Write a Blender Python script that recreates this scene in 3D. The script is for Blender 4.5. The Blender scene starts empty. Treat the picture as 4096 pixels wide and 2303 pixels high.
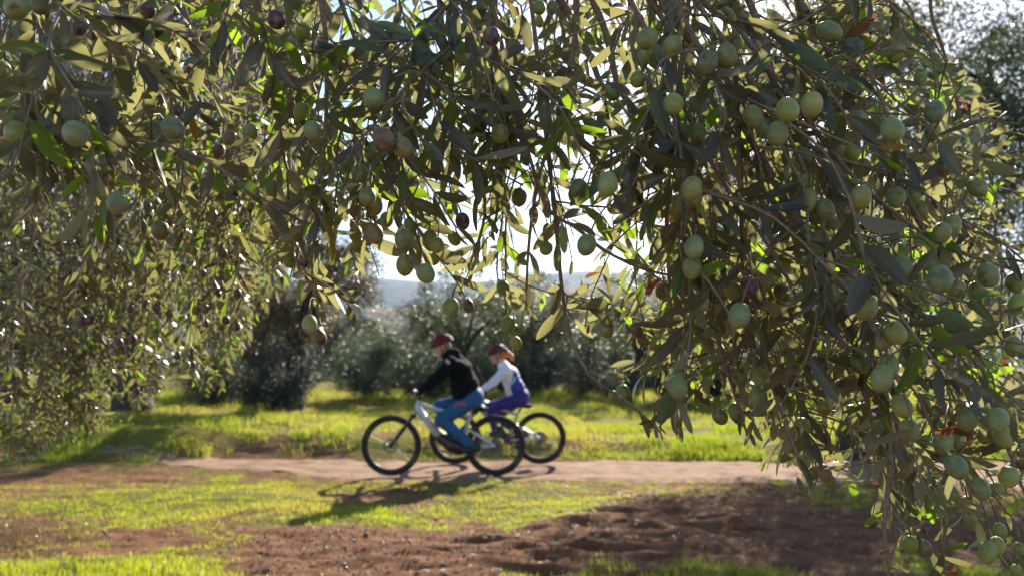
import bpy, math, random
import numpy as np
from mathutils import Vector, Matrix, Euler

random.seed(7)
RNG = np.random.default_rng(11)
R = math.radians
scene = bpy.context.scene
COL = scene.collection

# ------------------------------------------------------------------ camera
PITCH = 4.8
CAMZ = 1.55
FPX = 4096 * 26.0 / 36.0
cam_d = bpy.data.cameras.new("camera")
cam_d.lens = 26.0
cam_d.sensor_width = 36.0
cam_d.clip_start = 0.05
cam_d.clip_end = 9000
cam_d.dof.use_dof = True
cam_d.dof.focus_distance = 0.9
cam_d.dof.aperture_fstop = 6.2
cam_o = bpy.data.objects.new("camera", cam_d)
cam_o.location = (0, 0, CAMZ)
cam_o.rotation_euler = (R(90 + PITCH), 0, 0)
COL.objects.link(cam_o)
scene.camera = cam_o

# ------------------------------------------------------------------ sky, sun, exposure
SUN_EL, SUN_AZ = 31.0, 21.0
world = bpy.data.worlds.new("World")
scene.world = world
world.use_nodes = True
wn = world.node_tree.nodes
wl = world.node_tree.links
wn.clear()
wo = wn.new('ShaderNodeOutputWorld')
wb = wn.new('ShaderNodeBackground')
sk = wn.new('ShaderNodeTexSky')
sk.sky_type = 'NISHITA'
sk.sun_disc = False
sk.sun_elevation = R(SUN_EL)
sk.sun_rotation = R(SUN_AZ)
sk.air_density = 1.0
sk.dust_density = 0.6
sk.ozone_density = 1.2
wb.inputs['Strength'].default_value = 0.075
wl.new(sk.outputs[0], wb.inputs[0])
wl.new(wb.outputs[0], wo.inputs[0])

sun_d = bpy.data.lights.new("sun", 'SUN')
sun_d.energy = 5.0
sun_d.angle = R(0.53)
sun_d.color = (1.0, 0.93, 0.82)
sun_o = bpy.data.objects.new("sun", sun_d)
SV = Vector((math.sin(R(SUN_AZ)) * math.cos(R(SUN_EL)), math.cos(R(SUN_AZ)) * math.cos(R(SUN_EL)), math.sin(R(SUN_EL))))
sun_o.rotation_euler = SV.to_track_quat('Z', 'Y').to_euler()
sun_o.location = (30, 60, 60)
COL.objects.link(sun_o)

vs = scene.view_settings
vs.view_transform = 'Standard'
vs.look = 'None'
vs.exposure = 1.6
vs.gamma = 1.0
vs.use_curve_mapping = False
cy = scene.cycles
cy.use_denoising = True
cy.max_bounces = 8
cy.diffuse_bounces = 4
cy.glossy_bounces = 3
cy.transmission_bounces = 6
cy.transparent_max_bounces = 8
cy.volume_bounces = 0
cy.sample_clamp_indirect = 6.0

# ------------------------------------------------------------------ helpers
_th = R(PITCH)
FWD = np.array([0, math.cos(_th), math.sin(_th)])
UPV = np.array([0, -math.sin(_th), math.cos(_th)])
CAM = np.array([0, 0, CAMZ])


def PX(px, py, d):
    """a point of the place seen at that pixel of the photograph, d metres away"""
    return CAM + d * FWD + np.array([(px - 2048) / FPX * d, 0, 0]) - UPV * ((py - 1151.5) / FPX * d)


def to_px(p):
    q = np.asarray(p) - CAM
    d = q @ FWD
    return 2048 + q[..., 0] / d * FPX, 1151.5 - (q @ UPV) / d * FPX, d


def tag(o, label=None, cat=None, group=None, kind=None):
    if label: o['label'] = label
    if cat: o['category'] = cat
    if group: o['group'] = group
    if kind: o['kind'] = kind
    return o


def empty(name, loc=(0, 0, 0), rz=0.0):
    o = bpy.data.objects.new(name, None)
    o.empty_display_size = 0.1
    o.location = loc
    o.rotation_euler = (0, 0, rz)
    COL.objects.link(o)
    return o


def add(name, me, parent=None, loc=None):
    o = bpy.data.objects.new(name, me)
    COL.objects.link(o)
    if parent is not None:
        o.parent = parent
    if loc is not None:
        o.location = loc
    return o


def mesh(name, verts, faces, mats=(), smooth=True, attrs=None, mi=None):
    """faces: list of (M,k) int arrays"""
    verts = np.asarray(verts, dtype=np.float32)
    if not isinstance(faces, list):
        faces = [faces]
    faces = [np.asarray(f, dtype=np.int32) for f in faces if len(f)]
    me = bpy.data.meshes.new(name)
    me.vertices.add(len(verts))
    me.vertices.foreach_set('co', verts.ravel())
    nl = sum(f.size for f in faces)
    nf = sum(len(f) for f in faces)
    me.loops.add(nl)
    me.polygons.add(nf)
    me.loops.foreach_set('vertex_index', np.concatenate([f.ravel() for f in faces]))
    tot = np.concatenate([np.full(len(f), f.shape[1], dtype=np.int32) for f in faces])
    st = np.concatenate([[0], np.cumsum(tot)[:-1]]).astype(np.int32)
    me.polygons.foreach_set('loop_start', st)
    me.polygons.foreach_set('loop_total', tot)
    if mi is not None:
        me.polygons.foreach_set('material_index', np.asarray(mi, dtype=np.int32))
    me.polygons.foreach_set('use_smooth', np.full(nf, smooth, dtype=bool))
    for k, v in (attrs or {}).items():
        a = me.attributes.new(k, 'FLOAT', 'POINT')
        a.data.foreach_set('value', np.asarray(v, dtype=np.float32))
    me.update(calc_edges=True)
    me.validate()
    if not isinstance(mats, (list, tuple)):
        mats = [mats]
    for m in mats:
        me.materials.append(m)
    return me


class Acc:
    def __init__(s):
        s.v = []; s.f4 = []; s.f3 = []; s.n = 0

    def add(s, v, f4=None, f3=None):
        v = np.asarray(v, dtype=np.float64)
        if f4 is not None and len(f4): s.f4.append(np.asarray(f4) + s.n)
        if f3 is not None and len(f3): s.f3.append(np.asarray(f3) + s.n)
        s.v.append(v); s.n += len(v)

    def tube(s, pts, rad, n=6, cap=True):
        pts = np.asarray(pts, dtype=float)
        m = len(pts)
        rad = np.atleast_1d(np.asarray(rad, dtype=float))
        rad = np.interp(np.linspace(0, 1, m), np.linspace(0, 1, len(rad)), rad)
        t = np.gradient(pts, axis=0)
        t /= np.linalg.norm(t, axis=1)[:, None] + 1e-12
        ref = np.array([0.31, 0.87, 0.38]) if abs(t[0, 2]) > .8 else np.array([0.1, 0.05, 1.0])
        a = np.linspace(0, 2 * np.pi, n, endpoint=False)
        V = np.zeros((m, n, 3))
        u = np.cross(t[0], ref); u /= np.linalg.norm(u)
        for i in range(m):
            u = u - t[i] * (u @ t[i]); u /= np.linalg.norm(u) + 1e-12
            w = np.cross(t[i], u)
            V[i] = pts[i] + rad[i] * (np.cos(a)[:, None] * u + np.sin(a)[:, None] * w)
        i, j = np.meshgrid(np.arange(m - 1), np.arange(n), indexing='ij')
        q = np.stack([i * n + j, i * n + (j + 1) % n, (i + 1) * n + (j + 1) % n, (i + 1) * n + j], -1).reshape(-1, 4)
        V = V.reshape(-1, 3)
        f3 = None
        if cap:
            V = np.vstack([V, pts[0], pts[-1]])
            k = np.arange(n)
            f3 = np.vstack([np.stack([np.full(n, m * n), (k + 1) % n, k], -1),
                            np.stack([np.full(n, m * n + 1), (m - 1) * n + k, (m - 1) * n + (k + 1) % n], -1)])
        s.add(V, q, f3)
        return s

    def box(s, c, h, rot=None):
        c = np.asarray(c, float); h = np.asarray(h, float)
        g = np.array([[x, y, z] for x in (-1, 1) for y in (-1, 1) for z in (-1, 1)]) * h
        if rot is not None:
            g = g @ np.asarray(rot).T
        s.add(g + c, [[0, 1, 3, 2], [4, 6, 7, 5], [0, 4, 5, 1], [2, 3, 7, 6], [0, 2, 6, 4], [1, 5, 7, 3]])
        return s

    def lathe(s, prof, axis_y=0.0, n=40, c=(0, 0, 0)):
        """prof: list of (radius, y) closed loop, revolved about the y axis through c"""
        prof = np.asarray(prof, float)
        m = len(prof)
        a = np.linspace(0, 2 * np.pi, n, endpoint=False)
        V = np.zeros((n, m, 3))
        V[:, :, 0] = np.cos(a)[:, None] * prof[:, 0]
        V[:, :, 1] = prof[:, 1]
        V[:, :, 2] = np.sin(a)[:, None] * prof[:, 0]
        i, j = np.meshgrid(np.arange(n), np.arange(m), indexing='ij')
        q = np.stack([i * m + j, i * m + (j + 1) % m, ((i + 1) % n) * m + (j + 1) % m, ((i + 1) % n) * m + j], -1).reshape(-1, 4)
        s.add(V.reshape(-1, 3) + np.asarray(c), q)
        return s

    def build(s, name, mat, parent=None, smooth=True, attrs=None, loc=None):
        fs = []
        if s.f4: fs.append(np.vstack(s.f4))
        if s.f3: fs.append(np.vstack(s.f3))
        return add(name, mesh(name, np.vstack(s.v), fs, mat, smooth, attrs), parent, loc)


def _h(ix, iy, iz):
    n = (ix * 374761393 + iy * 668265263 + iz * 2147483647 + 1013904223) & 0xffffffff
    n = ((n ^ (n >> 13)) * 1274126177) & 0xffffffff
    n = ((n ^ (n >> 16)) * 2246822519) & 0xffffffff
    return ((n ^ (n >> 15)) & 0xffff) / 65535.0


def vnoise(x, y, z=0.0):
    x, y, z = np.broadcast_arrays(np.asarray(x, float), np.asarray(y, float), np.asarray(z, float))
    xi, yi, zi = np.floor(x).astype(np.int64), np.floor(y).astype(np.int64), np.floor(z).astype(np.int64)
    fx, fy, fz = x - xi, y - yi, z - zi
    fx = fx * fx * (3 - 2 * fx); fy = fy * fy * (3 - 2 * fy); fz = fz * fz * (3 - 2 * fz)
    r = 0
    for dx in (0, 1):
        for dy in (0, 1):
            for dz in (0, 1):
                r = r + _h(xi + dx, yi + dy, zi + dz) * np.where(dx, fx, 1 - fx) * np.where(dy, fy, 1 - fy) * np.where(dz, fz, 1 - fz)
    return r


def fbm(x, y, z=0.0, o=4):
    r = 0; a = 0.5; s = 0
    for i in range(o):
        r = r + a * vnoise(np.asarray(x) * 2 ** i + 17.3 * i, np.asarray(y) * 2 ** i + 5.1 * i, np.asarray(z) * 2 ** i)
        s += a; a *= 0.5
    return r / s


def sstep(a, b, x):
    t = np.clip((np.asarray(x, float) - a) / (b - a), 0, 1)
    return t * t * (3 - 2 * t)


def nrm(v):
    v = np.asarray(v, float)
    return v / (np.linalg.norm(v, axis=-1, keepdims=True) + 1e-12)


# ------------------------------------------------------------------ materials
class NT:
    def __init__(s, name):
        s.m = bpy.data.materials.new(name)
        s.m.use_nodes = True
        s.t = s.m.node_tree
        s.t.nodes.clear()
        s.out = s.t.nodes.new('ShaderNodeOutputMaterial')

    def n(s, typ, **kw):
        nd = s.t.nodes.new(typ)
        for k, v in kw.items():
            if k.startswith('i_'):
                nd.inputs[k[2:].replace('_', ' ')].default_value = v
            else:
                setattr(nd, k, v)
        return nd

    def l(s, a, b):
        s.t.links.new(a, b)

    def mix(s, fac, a, b, blend='MIX'):
        nd = s.t.nodes.new('ShaderNodeMix')
        nd.data_type = 'RGBA'; nd.blend_type = blend
        for sock, val in ((nd.inputs[0], fac), (nd.inputs[6], a), (nd.inputs[7], b)):
            if hasattr(val, 'links') or hasattr(val, 'is_linked'):
                s.l(val, sock)
            elif isinstance(val, (int, float)):
                sock.default_value = val
            else:
                sock.default_value = tuple(val) + ((1,) if len(val) == 3 else ())
        return nd.outputs[2]

    def ramp(s, fac, stops, interp='LINEAR'):
        nd = s.t.nodes.new('ShaderNodeValToRGB')
        nd.color_ramp.interpolation = interp
        e = nd.color_ramp.elements
        while len(e) < len(stops): e.new(0.5)
        for el, (p, c) in zip(e, stops):
            el.position = p
            el.color = tuple(c) + (1,) if len(c) == 3 else c
        s.l(fac, nd.inputs[0])
        return nd.outputs[0]

    def noise(s, scale, detail=4, rough=0.55, coord='Object', dist=0.0):
        tc = s.n('ShaderNodeTexCoord')
        nd = s.n('ShaderNodeTexNoise')
        nd.inputs['Scale'].default_value = scale
        nd.inputs['Detail'].default_value = detail
        nd.inputs['Roughness'].default_value = rough
        nd.inputs['Distortion'].default_value = dist
        s.l(tc.outputs[coord], nd.inputs['Vector'])
        return nd.outputs[0]

    def bsdf(s, color, rough=0.6, spec=0.5, **kw):
        b = s.n('ShaderNodeBsdfPrincipled')
        for sock, val in ((b.inputs['Base Color'], color), (b.inputs['Roughness'], rough)):
            if isinstance(val, (tuple, list)):
                sock.default_value = tuple(val) + (1,)
            elif isinstance(val, (int, float)):
                sock.default_value = val
            else:
                s.l(val, sock)
        b.inputs['Specular IOR Level'].default_value = spec
        for k, v in kw.items():
            b.inputs[k.replace('_', ' ')].default_value = v
        return b

    def bump(s, h, strength, dist, b):
        bp = s.n('ShaderNodeBump')
        bp.inputs['Strength'].default_value = strength
        bp.inputs['Distance'].default_value = dist
        s.l(h, bp.inputs['Height'])
        s.l(bp.outputs[0], b.inputs['Normal'])

    def done(s, sh):
        s.l(sh, s.out.inputs[0])
        return s.m


def plain(name, col, rough=0.5, spec=0.5, var=0.15, scale=30, metal=0.0, bump=0.0, **kw):
    t = NT(name)
    nz = t.noise(scale, 4)
    c2 = tuple(max(0, c * (1 - var)) for c in col)
    c3 = tuple(c * (1 + var) for c in col)
    c = t.ramp(nz, [(0.3, c2), (0.7, c3)])
    b = t.bsdf(c, rough, spec, Metallic=metal, **kw)
    if bump: t.bump(nz, bump, 0.004, b)
    return t.done(b.outputs[0])


def leaf_mat(name, top, under, trans_main, trans_young, tfac=0.42, young=0.18, rough=0.38, odd=True, spec=0.45):
    t = NT(name)
    a = t.n('ShaderNodeAttribute', attribute_name='rnd')
    ac = t.n('ShaderNodeAttribute', attribute_name='across')
    geo = t.n('ShaderNodeNewGeometry')
    rv = a.outputs['Fac']
    mul = t.n('ShaderNodeMath', operation='MULTIPLY'); t.l(rv, mul.inputs[0]); mul.inputs[1].default_value = 37.73
    fr = t.n('ShaderNodeMath', operation='FRACT'); t.l(mul.outputs[0], fr.inputs[0])
    r2 = fr.outputs[0]
    topc = t.ramp(r2, [(0.0, tuple(c * 0.6 for c in top)), (0.5, top), (1.0, tuple(c * 1.5 for c in top))])
    undc = t.ramp(r2, [(0.0, tuple(c * 0.72 for c in under)), (1.0, tuple(c * 1.2 for c in under))])
    # pale midrib
    ab = t.n('ShaderNodeMath', operation='ABSOLUTE'); t.l(ac.outputs['Fac'], ab.inputs[0])
    lt = t.n('ShaderNodeMapRange'); t.l(ab.outputs[0], lt.inputs[0])
    lt.inputs[1].default_value = 0.0; lt.inputs[2].default_value = 0.16; lt.inputs[3].default_value = 0.55; lt.inputs[4].default_value = 0.0
    topc = t.mix(lt.outputs[0], topc, tuple(c * 0.75 for c in under))
    bl = t.noise(60, 3)
    topc = t.mix(0.35, topc, t.ramp(bl, [(0.3, (.55, .55, .55)), (0.7, (1.35, 1.35, 1.25))]), 'MULTIPLY')
    tr = t.ramp(rv, [(0.0, trans_main), (1 - young - 0.06, trans_main), (1 - young, trans_young), (1.0, trans_young)])
    if odd:   # a few dying leaves
        oddc = t.ramp(rv, [(0.0, (0.16, 0.05, 0.025)), (0.012, (0.22, 0.09, 0.03)), (0.022, (0.30, 0.2, 0.03)), (0.03, (0.30, 0.22, 0.03))])
        gt = t.n('ShaderNodeMath', operation='LESS_THAN'); t.l(rv, gt.inputs[0]); gt.inputs[1].default_value = 0.024
        topc = t.mix(gt.outputs[0], topc, oddc)
        undc = t.mix(gt.outputs[0], undc, oddc)
        tr = t.mix(gt.outputs[0], tr, oddc)
    col = t.mix(geo.outputs['Backfacing'], topc, undc)
    rmix = t.n('ShaderNodeMapRange'); t.l(geo.outputs['Backfacing'], rmix.inputs[0])
    rmix.inputs[3].default_value = rough; rmix.inputs[4].default_value = 0.62
    b = t.bsdf(col, rmix.outputs[0], spec)
    tl = t.n('ShaderNodeBsdfTranslucent'); t.l(tr, tl.inputs[0])
    ms = t.n('ShaderNodeMixShader'); ms.inputs[0].default_value = tfac
    t.l(b.outputs[0], ms.inputs[1]); t.l(tl.outputs[0], ms.inputs[2])
    return t.done(ms.outputs[0])


M = {}
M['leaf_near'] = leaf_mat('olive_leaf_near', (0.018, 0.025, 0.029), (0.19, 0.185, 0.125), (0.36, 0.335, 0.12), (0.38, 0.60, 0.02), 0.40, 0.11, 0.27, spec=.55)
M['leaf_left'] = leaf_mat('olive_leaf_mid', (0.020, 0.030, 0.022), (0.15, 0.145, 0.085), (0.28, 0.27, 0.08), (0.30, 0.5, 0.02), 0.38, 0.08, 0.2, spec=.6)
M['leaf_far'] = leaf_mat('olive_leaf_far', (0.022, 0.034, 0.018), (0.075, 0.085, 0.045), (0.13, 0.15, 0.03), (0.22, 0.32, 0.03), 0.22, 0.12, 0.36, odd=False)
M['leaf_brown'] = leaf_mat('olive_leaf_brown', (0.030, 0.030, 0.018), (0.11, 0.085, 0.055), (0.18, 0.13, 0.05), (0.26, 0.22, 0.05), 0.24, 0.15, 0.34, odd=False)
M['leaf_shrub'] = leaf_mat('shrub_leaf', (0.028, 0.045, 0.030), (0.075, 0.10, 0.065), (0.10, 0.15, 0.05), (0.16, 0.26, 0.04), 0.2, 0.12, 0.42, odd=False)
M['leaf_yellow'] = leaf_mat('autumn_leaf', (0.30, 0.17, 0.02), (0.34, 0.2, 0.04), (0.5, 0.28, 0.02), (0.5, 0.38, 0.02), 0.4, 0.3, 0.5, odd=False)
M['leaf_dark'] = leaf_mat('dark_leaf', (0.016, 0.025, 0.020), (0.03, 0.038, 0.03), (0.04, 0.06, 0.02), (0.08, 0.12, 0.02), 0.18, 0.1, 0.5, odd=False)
M['grass'] = leaf_mat('grass_blade', (0.14, 0.19, 0.02), (0.15, 0.2, 0.03), (0.52, 0.58, 0.02), (0.62, 0.50, 0.07), 0.55, 0.2, 0.4, odd=False)
M['grass_lush'] = leaf_mat('grass_lush', (0.07, 0.12, 0.02), (0.08, 0.13, 0.025), (0.38, 0.45, 0.03), (0.54, 0.47, 0.08), 0.5, 0.3, 0.4, odd=False)
M['weed'] = leaf_mat('ground_weed', (0.16, 0.20, 0.03), (0.18, 0.21, 0.05), (0.42, 0.48, 0.03), (0.48, 0.42, 0.08), 0.45, 0.25, 0.45, odd=False)
M['straw'] = leaf_mat('dry_straw', (0.15, 0.095, 0.045), (0.17, 0.11, 0.06), (0.18, 0.11, 0.04), (0.24, 0.15, 0.06), 0.3, 0.3, 0.6, odd=False)


def bark_mat(name, c1, c2, scale):
    t = NT(name)
    nz = t.noise(scale, 6, 0.65)
    c = t.ramp(nz, [(0.28, c1), (0.72, c2)])
    b = t.bsdf(c, 0.85, 0.25)
    t.bump(nz, 0.7, 0.4 / scale, b)
    return t.done(b.outputs[0])


M['twig'] = bark_mat('olive_twig', (0.12, 0.085, 0.06), (0.30, 0.235, 0.18), 220)
M['bark'] = bark_mat('olive_bark', (0.018, 0.014, 0.012), (0.085, 0.064, 0.05), 14)


def olive_mat():
    t = NT('olive_skin')
    oi = t.n('ShaderNodeObjectInfo')
    nz = t.noise(45, 4, 0.6)
    spk = t.n('ShaderNodeTexVoronoi'); spk.inputs['Scale'].default_value = 420
    tc = t.n('ShaderNodeTexCoord'); t.l(tc.outputs['Object'], spk.inputs['Vector'])
    sp = t.ramp(spk.outputs['Distance'], [(0.0, (1.35, 1.35, 1.3)), (0.18, (1, 1, 1))])
    c = t.mix(1.0, oi.outputs['Color'], t.ramp(nz, [(0.3, (.74, .8, .72)), (0.7, (1.2, 1.16, 1.18))]), 'MULTIPLY')
    c = t.mix(0.8, c, sp, 'MULTIPLY')
    # blush where the alpha of the object's own colour asks for it
    n2 = t.n('ShaderNodeTexNoise'); n2.inputs['Scale'].default_value = 32; n2.inputs['Detail'].default_value = 3
    ad = t.n('ShaderNodeVectorMath', operation='ADD'); t.l(tc.outputs['Object'], ad.inputs[0])
    rv = t.n('ShaderNodeVectorMath', operation='SCALE'); rv.inputs[0].default_value = (3, 5, 7); t.l(oi.outputs['Random'], rv.inputs['Scale'])
    t.l(rv.outputs[0], ad.inputs[1]); t.l(ad.outputs[0], n2.inputs['Vector'])
    su = t.n('ShaderNodeMath', operation='SUBTRACT'); su.inputs[0].default_value = 1.12; t.l(oi.outputs['Alpha'], su.inputs[1])
    ad2 = t.n('ShaderNodeMath', operation='ADD'); t.l(su.outputs[0], ad2.inputs[0]); t.l(n2.outputs[0], ad2.inputs[1])
    bf = t.n('ShaderNodeMapRange'); t.l(ad2.outputs[0], bf.inputs[0])
    bf.inputs[1].default_value = 0.85; bf.inputs[2].default_value = 1.3; bf.inputs[3].default_value = 0; bf.inputs[4].default_value = 0.9
    c = t.mix(bf.outputs[0], c, (0.085, 0.022, 0.035))
    n4 = t.n('ShaderNodeTexNoise'); n4.inputs['Scale'].default_value = 130; n4.inputs['Detail'].default_value = 4
    t.l(ad.outputs[0], n4.inputs['Vector'])
    c = t.mix(t.ramp(n4.outputs[0], [(0.45, (0, 0, 0)), (0.68, (.5, .5, .5))]), c, (0.27, 0.30, 0.20))
    # brown blemishes
    n3 = t.n('ShaderNodeTexNoise'); n3.inputs['Scale'].default_value = 75; n3.inputs['Detail'].default_value = 1
    t.l(ad.outputs[0], n3.inputs['Vector'])
    c = t.mix(t.ramp(n3.outputs[0], [(0.70, (0, 0, 0)), (0.76, (.75, .75, .75))]), c, (0.10, 0.06, 0.03))
    b = t.bsdf(c, 0.42, 0.4)
    b.inputs['Subsurface Weight'].default_value = 0.12
    b.inputs['Subsurface Radius'].default_value = (0.5, 0.8, 0.2)
    b.inputs['Subsurface Scale'].default_value = 0.006
    b.inputs['Sheen Weight'].default_value = 0.08
    b.inputs['Sheen Roughness'].default_value = 0.5
    t.bump(nz, 0.12, 0.002, b)
    return t.done(b.outputs[0])


M['olive'] = olive_mat()
M['stalk'] = plain('olive_stalk', (0.13, 0.12, 0.05), 0.6, 0.3)
M['fallen'] = plain('fallen_olive', (0.025, 0.014, 0.016), 0.18, 0.6)
M['stone'] = plain('small_stone', (0.22, 0.15, 0.11), 0.8, 0.3, 0.35, 60)
# ------------------------------------------------------------------ the ground
def path_edges(x):
    near = 8.95 + 0.08 * np.sin(x * 0.9 + 0.4) + 0.95 * (1 - sstep(-3.6, -1.3, x)) + .8 * (1 - sstep(-5.6, -3.6, x)) + 0.07 * np.sin(x * 3.1) - 0.1 * sstep(1, 4, x)
    far = 10.58 + 0.07 * np.sin(x * 1.3) + 0.10 * (1 - sstep(-6, -1, x)) + 0.04 * np.sin(4.3 * x + 1)
    return near, far


def on_path(x, y, soft=0.25):
    n, f = path_edges(x)
    return sstep(n - soft, n + soft * .4, y) * (1 - sstep(f - soft * .4, f + soft, y))


def gblob(x, y, cx, cy, rx, ry):
    return np.exp(-(((x - cx) / rx) ** 2 + ((y - cy) / ry) ** 2))


def veg(x, y):
    """how much green grows there, 0..1"""
    n = fbm(x * 0.9 + 3, y * 1.3 + 9, 0, 4)
    n2 = fbm(x * 3.1 + 30, y * 3.9 + 2, 0, 3)
    near = 0.18 + 0 * x
    near = near + 0.55 * gblob(x, y, -3.6, 7.4, 2.4, 1.5) + 0.85 * gblob(x, y, -3.2, 5.0, 1.15, 0.5)
    near = near + 0.48 * gblob(x, y, 0.1, 7.75, 1.0, 0.75) + 0.4 * gblob(x, y, -2.3, 8.6, 2.2, 0.5) + 0.5 * gblob(x, y, -1.9, 7.2, 0.9, 0.7)
    near = near + 0.46 * gblob(x, y, 1.1, 5.15, 1.1, 0.4) + 0.3 * gblob(x, y, 2.6, 8.3, 2.0, 0.5) + 0.35 * gblob(x, y, 3.2, 5.2, 1.0, .6)
    near = near + 0.22 * gblob(x, y, -0.9, 5.95, 0.5, 0.2) + 0.25 * gblob(x, y, -1.9, 6.1, 0.35, 0.2)
    near = near - 0.55 * gblob(x, y, -0.9, 5.8, 1.3, 0.75) - 0.45 * gblob(x, y, 0.7, 6.2, 0.9, 0.55) - 0.6 * gblob(x, y, 1.9, 6.6, 1.0, 0.9)
    near = near - 0.5 * gblob(x, y, -1.55, 7.9, .6, .5) - 0.5 * gblob(x, y, 2.6, 6.4, 1.3, .9) - 0.3 * gblob(x, y, -.2, 5.2, 1.2, .5) - 0.3 * gblob(x, y, -3.7, 6.3, 0.8, 0.3) - .3 * gblob(x, y, -1.5, 8.2, .7, .25)
    far = 0.70 - 0.5 * gblob(x, y, -3.6, 11.0, 1.0, 0.35) - 0.25 * gblob(x, y, -2.4, 12.2, 0.6, 0.25)
    w = sstep(9.2, 10.6, y)
    b = near * (1 - w) + far * w + (n - 0.5) * 1.0 + (n2 - 0.5) * 1.05
    return np.clip(sstep(0.10, 0.85, b), 0, 1) * (1 - on_path(x, y))


def gh(x, y):
    x = np.asarray(x, float); y = np.asarray(y, float)
    near = 1 - sstep(22, 60, np.hypot(x, y - 6))
    pth = on_path(x, y, 0.5)
    h = (fbm(x * 0.55 + 2, y * 0.55 + 7, 0, 3) - 0.5) * 0.16 * (1 - pth)
    h = h + 0.10 * sstep(10.5, 11.6, y) * (1 - pth) + 0.25 * sstep(11.5, 20, y) * (fbm(x * 0.3, y * 0.3 + 4, 0, 3) - 0.35) * 1.0
    _, pf = path_edges(x)
    bank = sstep(-.05, .8, y - pf + .25 * (fbm(x * 1.7, y * 0, 4, 3) - .5)) * (1 - .75 * sstep(1.5, 6, y - pf))
    h = h + bank * (0.07 + 0.15 * (1 - sstep(-.6, 1.6, x)) * (.6 + .8 * fbm(x * .8, 0 * x, 6, 3)))
    far = -2.2 * sstep(30, 130, y) + 2.0 * (fbm(x * 0.02, y * 0.02, 0, 3) - 0.5) * sstep(25, 80, np.hypot(x, y))
    return h * near + far


def gh_fine(x, y):
    h = gh(x, y)
    near = (1 - sstep(12.5, 16, y)) * (1 - on_path(x, y, 0.2))
    soil = 1 - 0.55 * veg(x, y)
    rid = (fbm(x * 2.2 + 0.6 * np.sin(y * 2), y * 11.0, 0, 3) - 0.5)
    clod = (fbm(x * 7, y * 7, 3.3, 3) - 0.5)
    lump = np.maximum(0, fbm(x * 3.3 + 9, y * 4.2, 1.7, 2) - 0.56)
    rut = 0.6 * gblob(x, y, 0.35, 5.7, 0.7, 1.1) + 1.0 * gblob(x, y, 1.4, 6.7, 0.9, 1.0) + 0.45 * gblob(x, y, -0.8, 5.7, 1.6, 0.6)
    return h + near * soil * (rid * (0.05 + 0.13 * rut) + clod * 0.035 + lump * 0.12) - 0.012 * on_path(x, y, 0.05)


def axis(lo, hi, step, out_lo, out_hi, g):
    a = list(np.arange(lo, hi + step * .5, step))
    s = step; v = hi
    while v < out_hi:
        s *= g; v += s; a.append(v)
    s = step; v = lo; b = []
    while v > out_lo:
        s *= g; v -= s; b.append(v)
    return np.array(b[::-1] + a)


gx = axis(-8.5, 8.5, 0.05, -1500, 1500, 1.13)
gy = axis(4.6, 11.2, 0.032, -60, 2600, 1.085)
GX, GY = np.meshgrid(gx, gy, indexing='ij')
GZ = gh_fine(GX, GY)
nx, ny = GX.shape
i, j = np.meshgrid(np.arange(nx - 1), np.arange(ny - 1), indexing='ij')
q = np.stack([i * ny + j, (i + 1) * ny + j, (i + 1) * ny + j + 1, i * ny + j + 1], -1).reshape(-1, 4)
VEG = veg(GX, GY)


def ground_mat():
    t = NT('soil')
    a = t.n('ShaderNodeAttribute', attribute_name='veg')
    nz = t.noise(5, 8, 0.62)
    n2 = t.noise(38, 6, 0.7)
    n3 = t.noise(140, 3, 0.6)
    soil = t.ramp(nz, [(0.25, (0.12, 0.052, 0.027)), (0.5, (0.215, 0.105, 0.056)), (0.75, (0.31, 0.168, 0.095))])
    soil = t.mix(0.55, soil, t.ramp(n2, [(0.3, (.5, .48, .46)), (0.7, (1.35, 1.3, 1.25))]), 'MULTIPLY')
    green = t.ramp(n2, [(0.3, (0.085, 0.075, 0.018)), (0.7, (0.22, 0.22, 0.03))])
    c = t.mix(a.outputs['Fac'], soil, green)
    b = t.bsdf(c, 0.95, 0.08)
    mh = t.n('ShaderNodeMath', operation='ADD'); t.l(n2, mh.inputs[0]); t.l(n3, mh.inputs[1])
    t.bump(mh.outputs[0], 0.9, 0.022, b)
    return t.done(b.outputs[0])


def path_mat():
    t = NT('path_dirt')
    nz = t.noise(3.5, 8, 0.65)
    n2 = t.noise(55, 5, 0.7)
    c = t.ramp(nz, [(0.28, (0.15, 0.085, 0.052)), (0.5, (0.26, 0.165, 0.11)), (0.75, (0.36, 0.24, 0.165))])
    c = t.mix(0.5, c, t.ramp(n2, [(0.3, (.6, .58, .56)), (0.7, (1.2, 1.2, 1.2))]), 'MULTIPLY')
    b = t.bsdf(c, 0.95, 0.08)
    t.bump(n2, 0.7, 0.012, b)
    return t.done(b.outputs[0])


g_o = add('ground', mesh('ground', np.stack([GX, GY, GZ], -1).reshape(-1, 3), q, ground_mat(), True, {'veg': VEG.ravel()}))
tag(g_o, 'red brown soil with patches of green weeds under the olive trees', 'ground', kind='structure')

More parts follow.
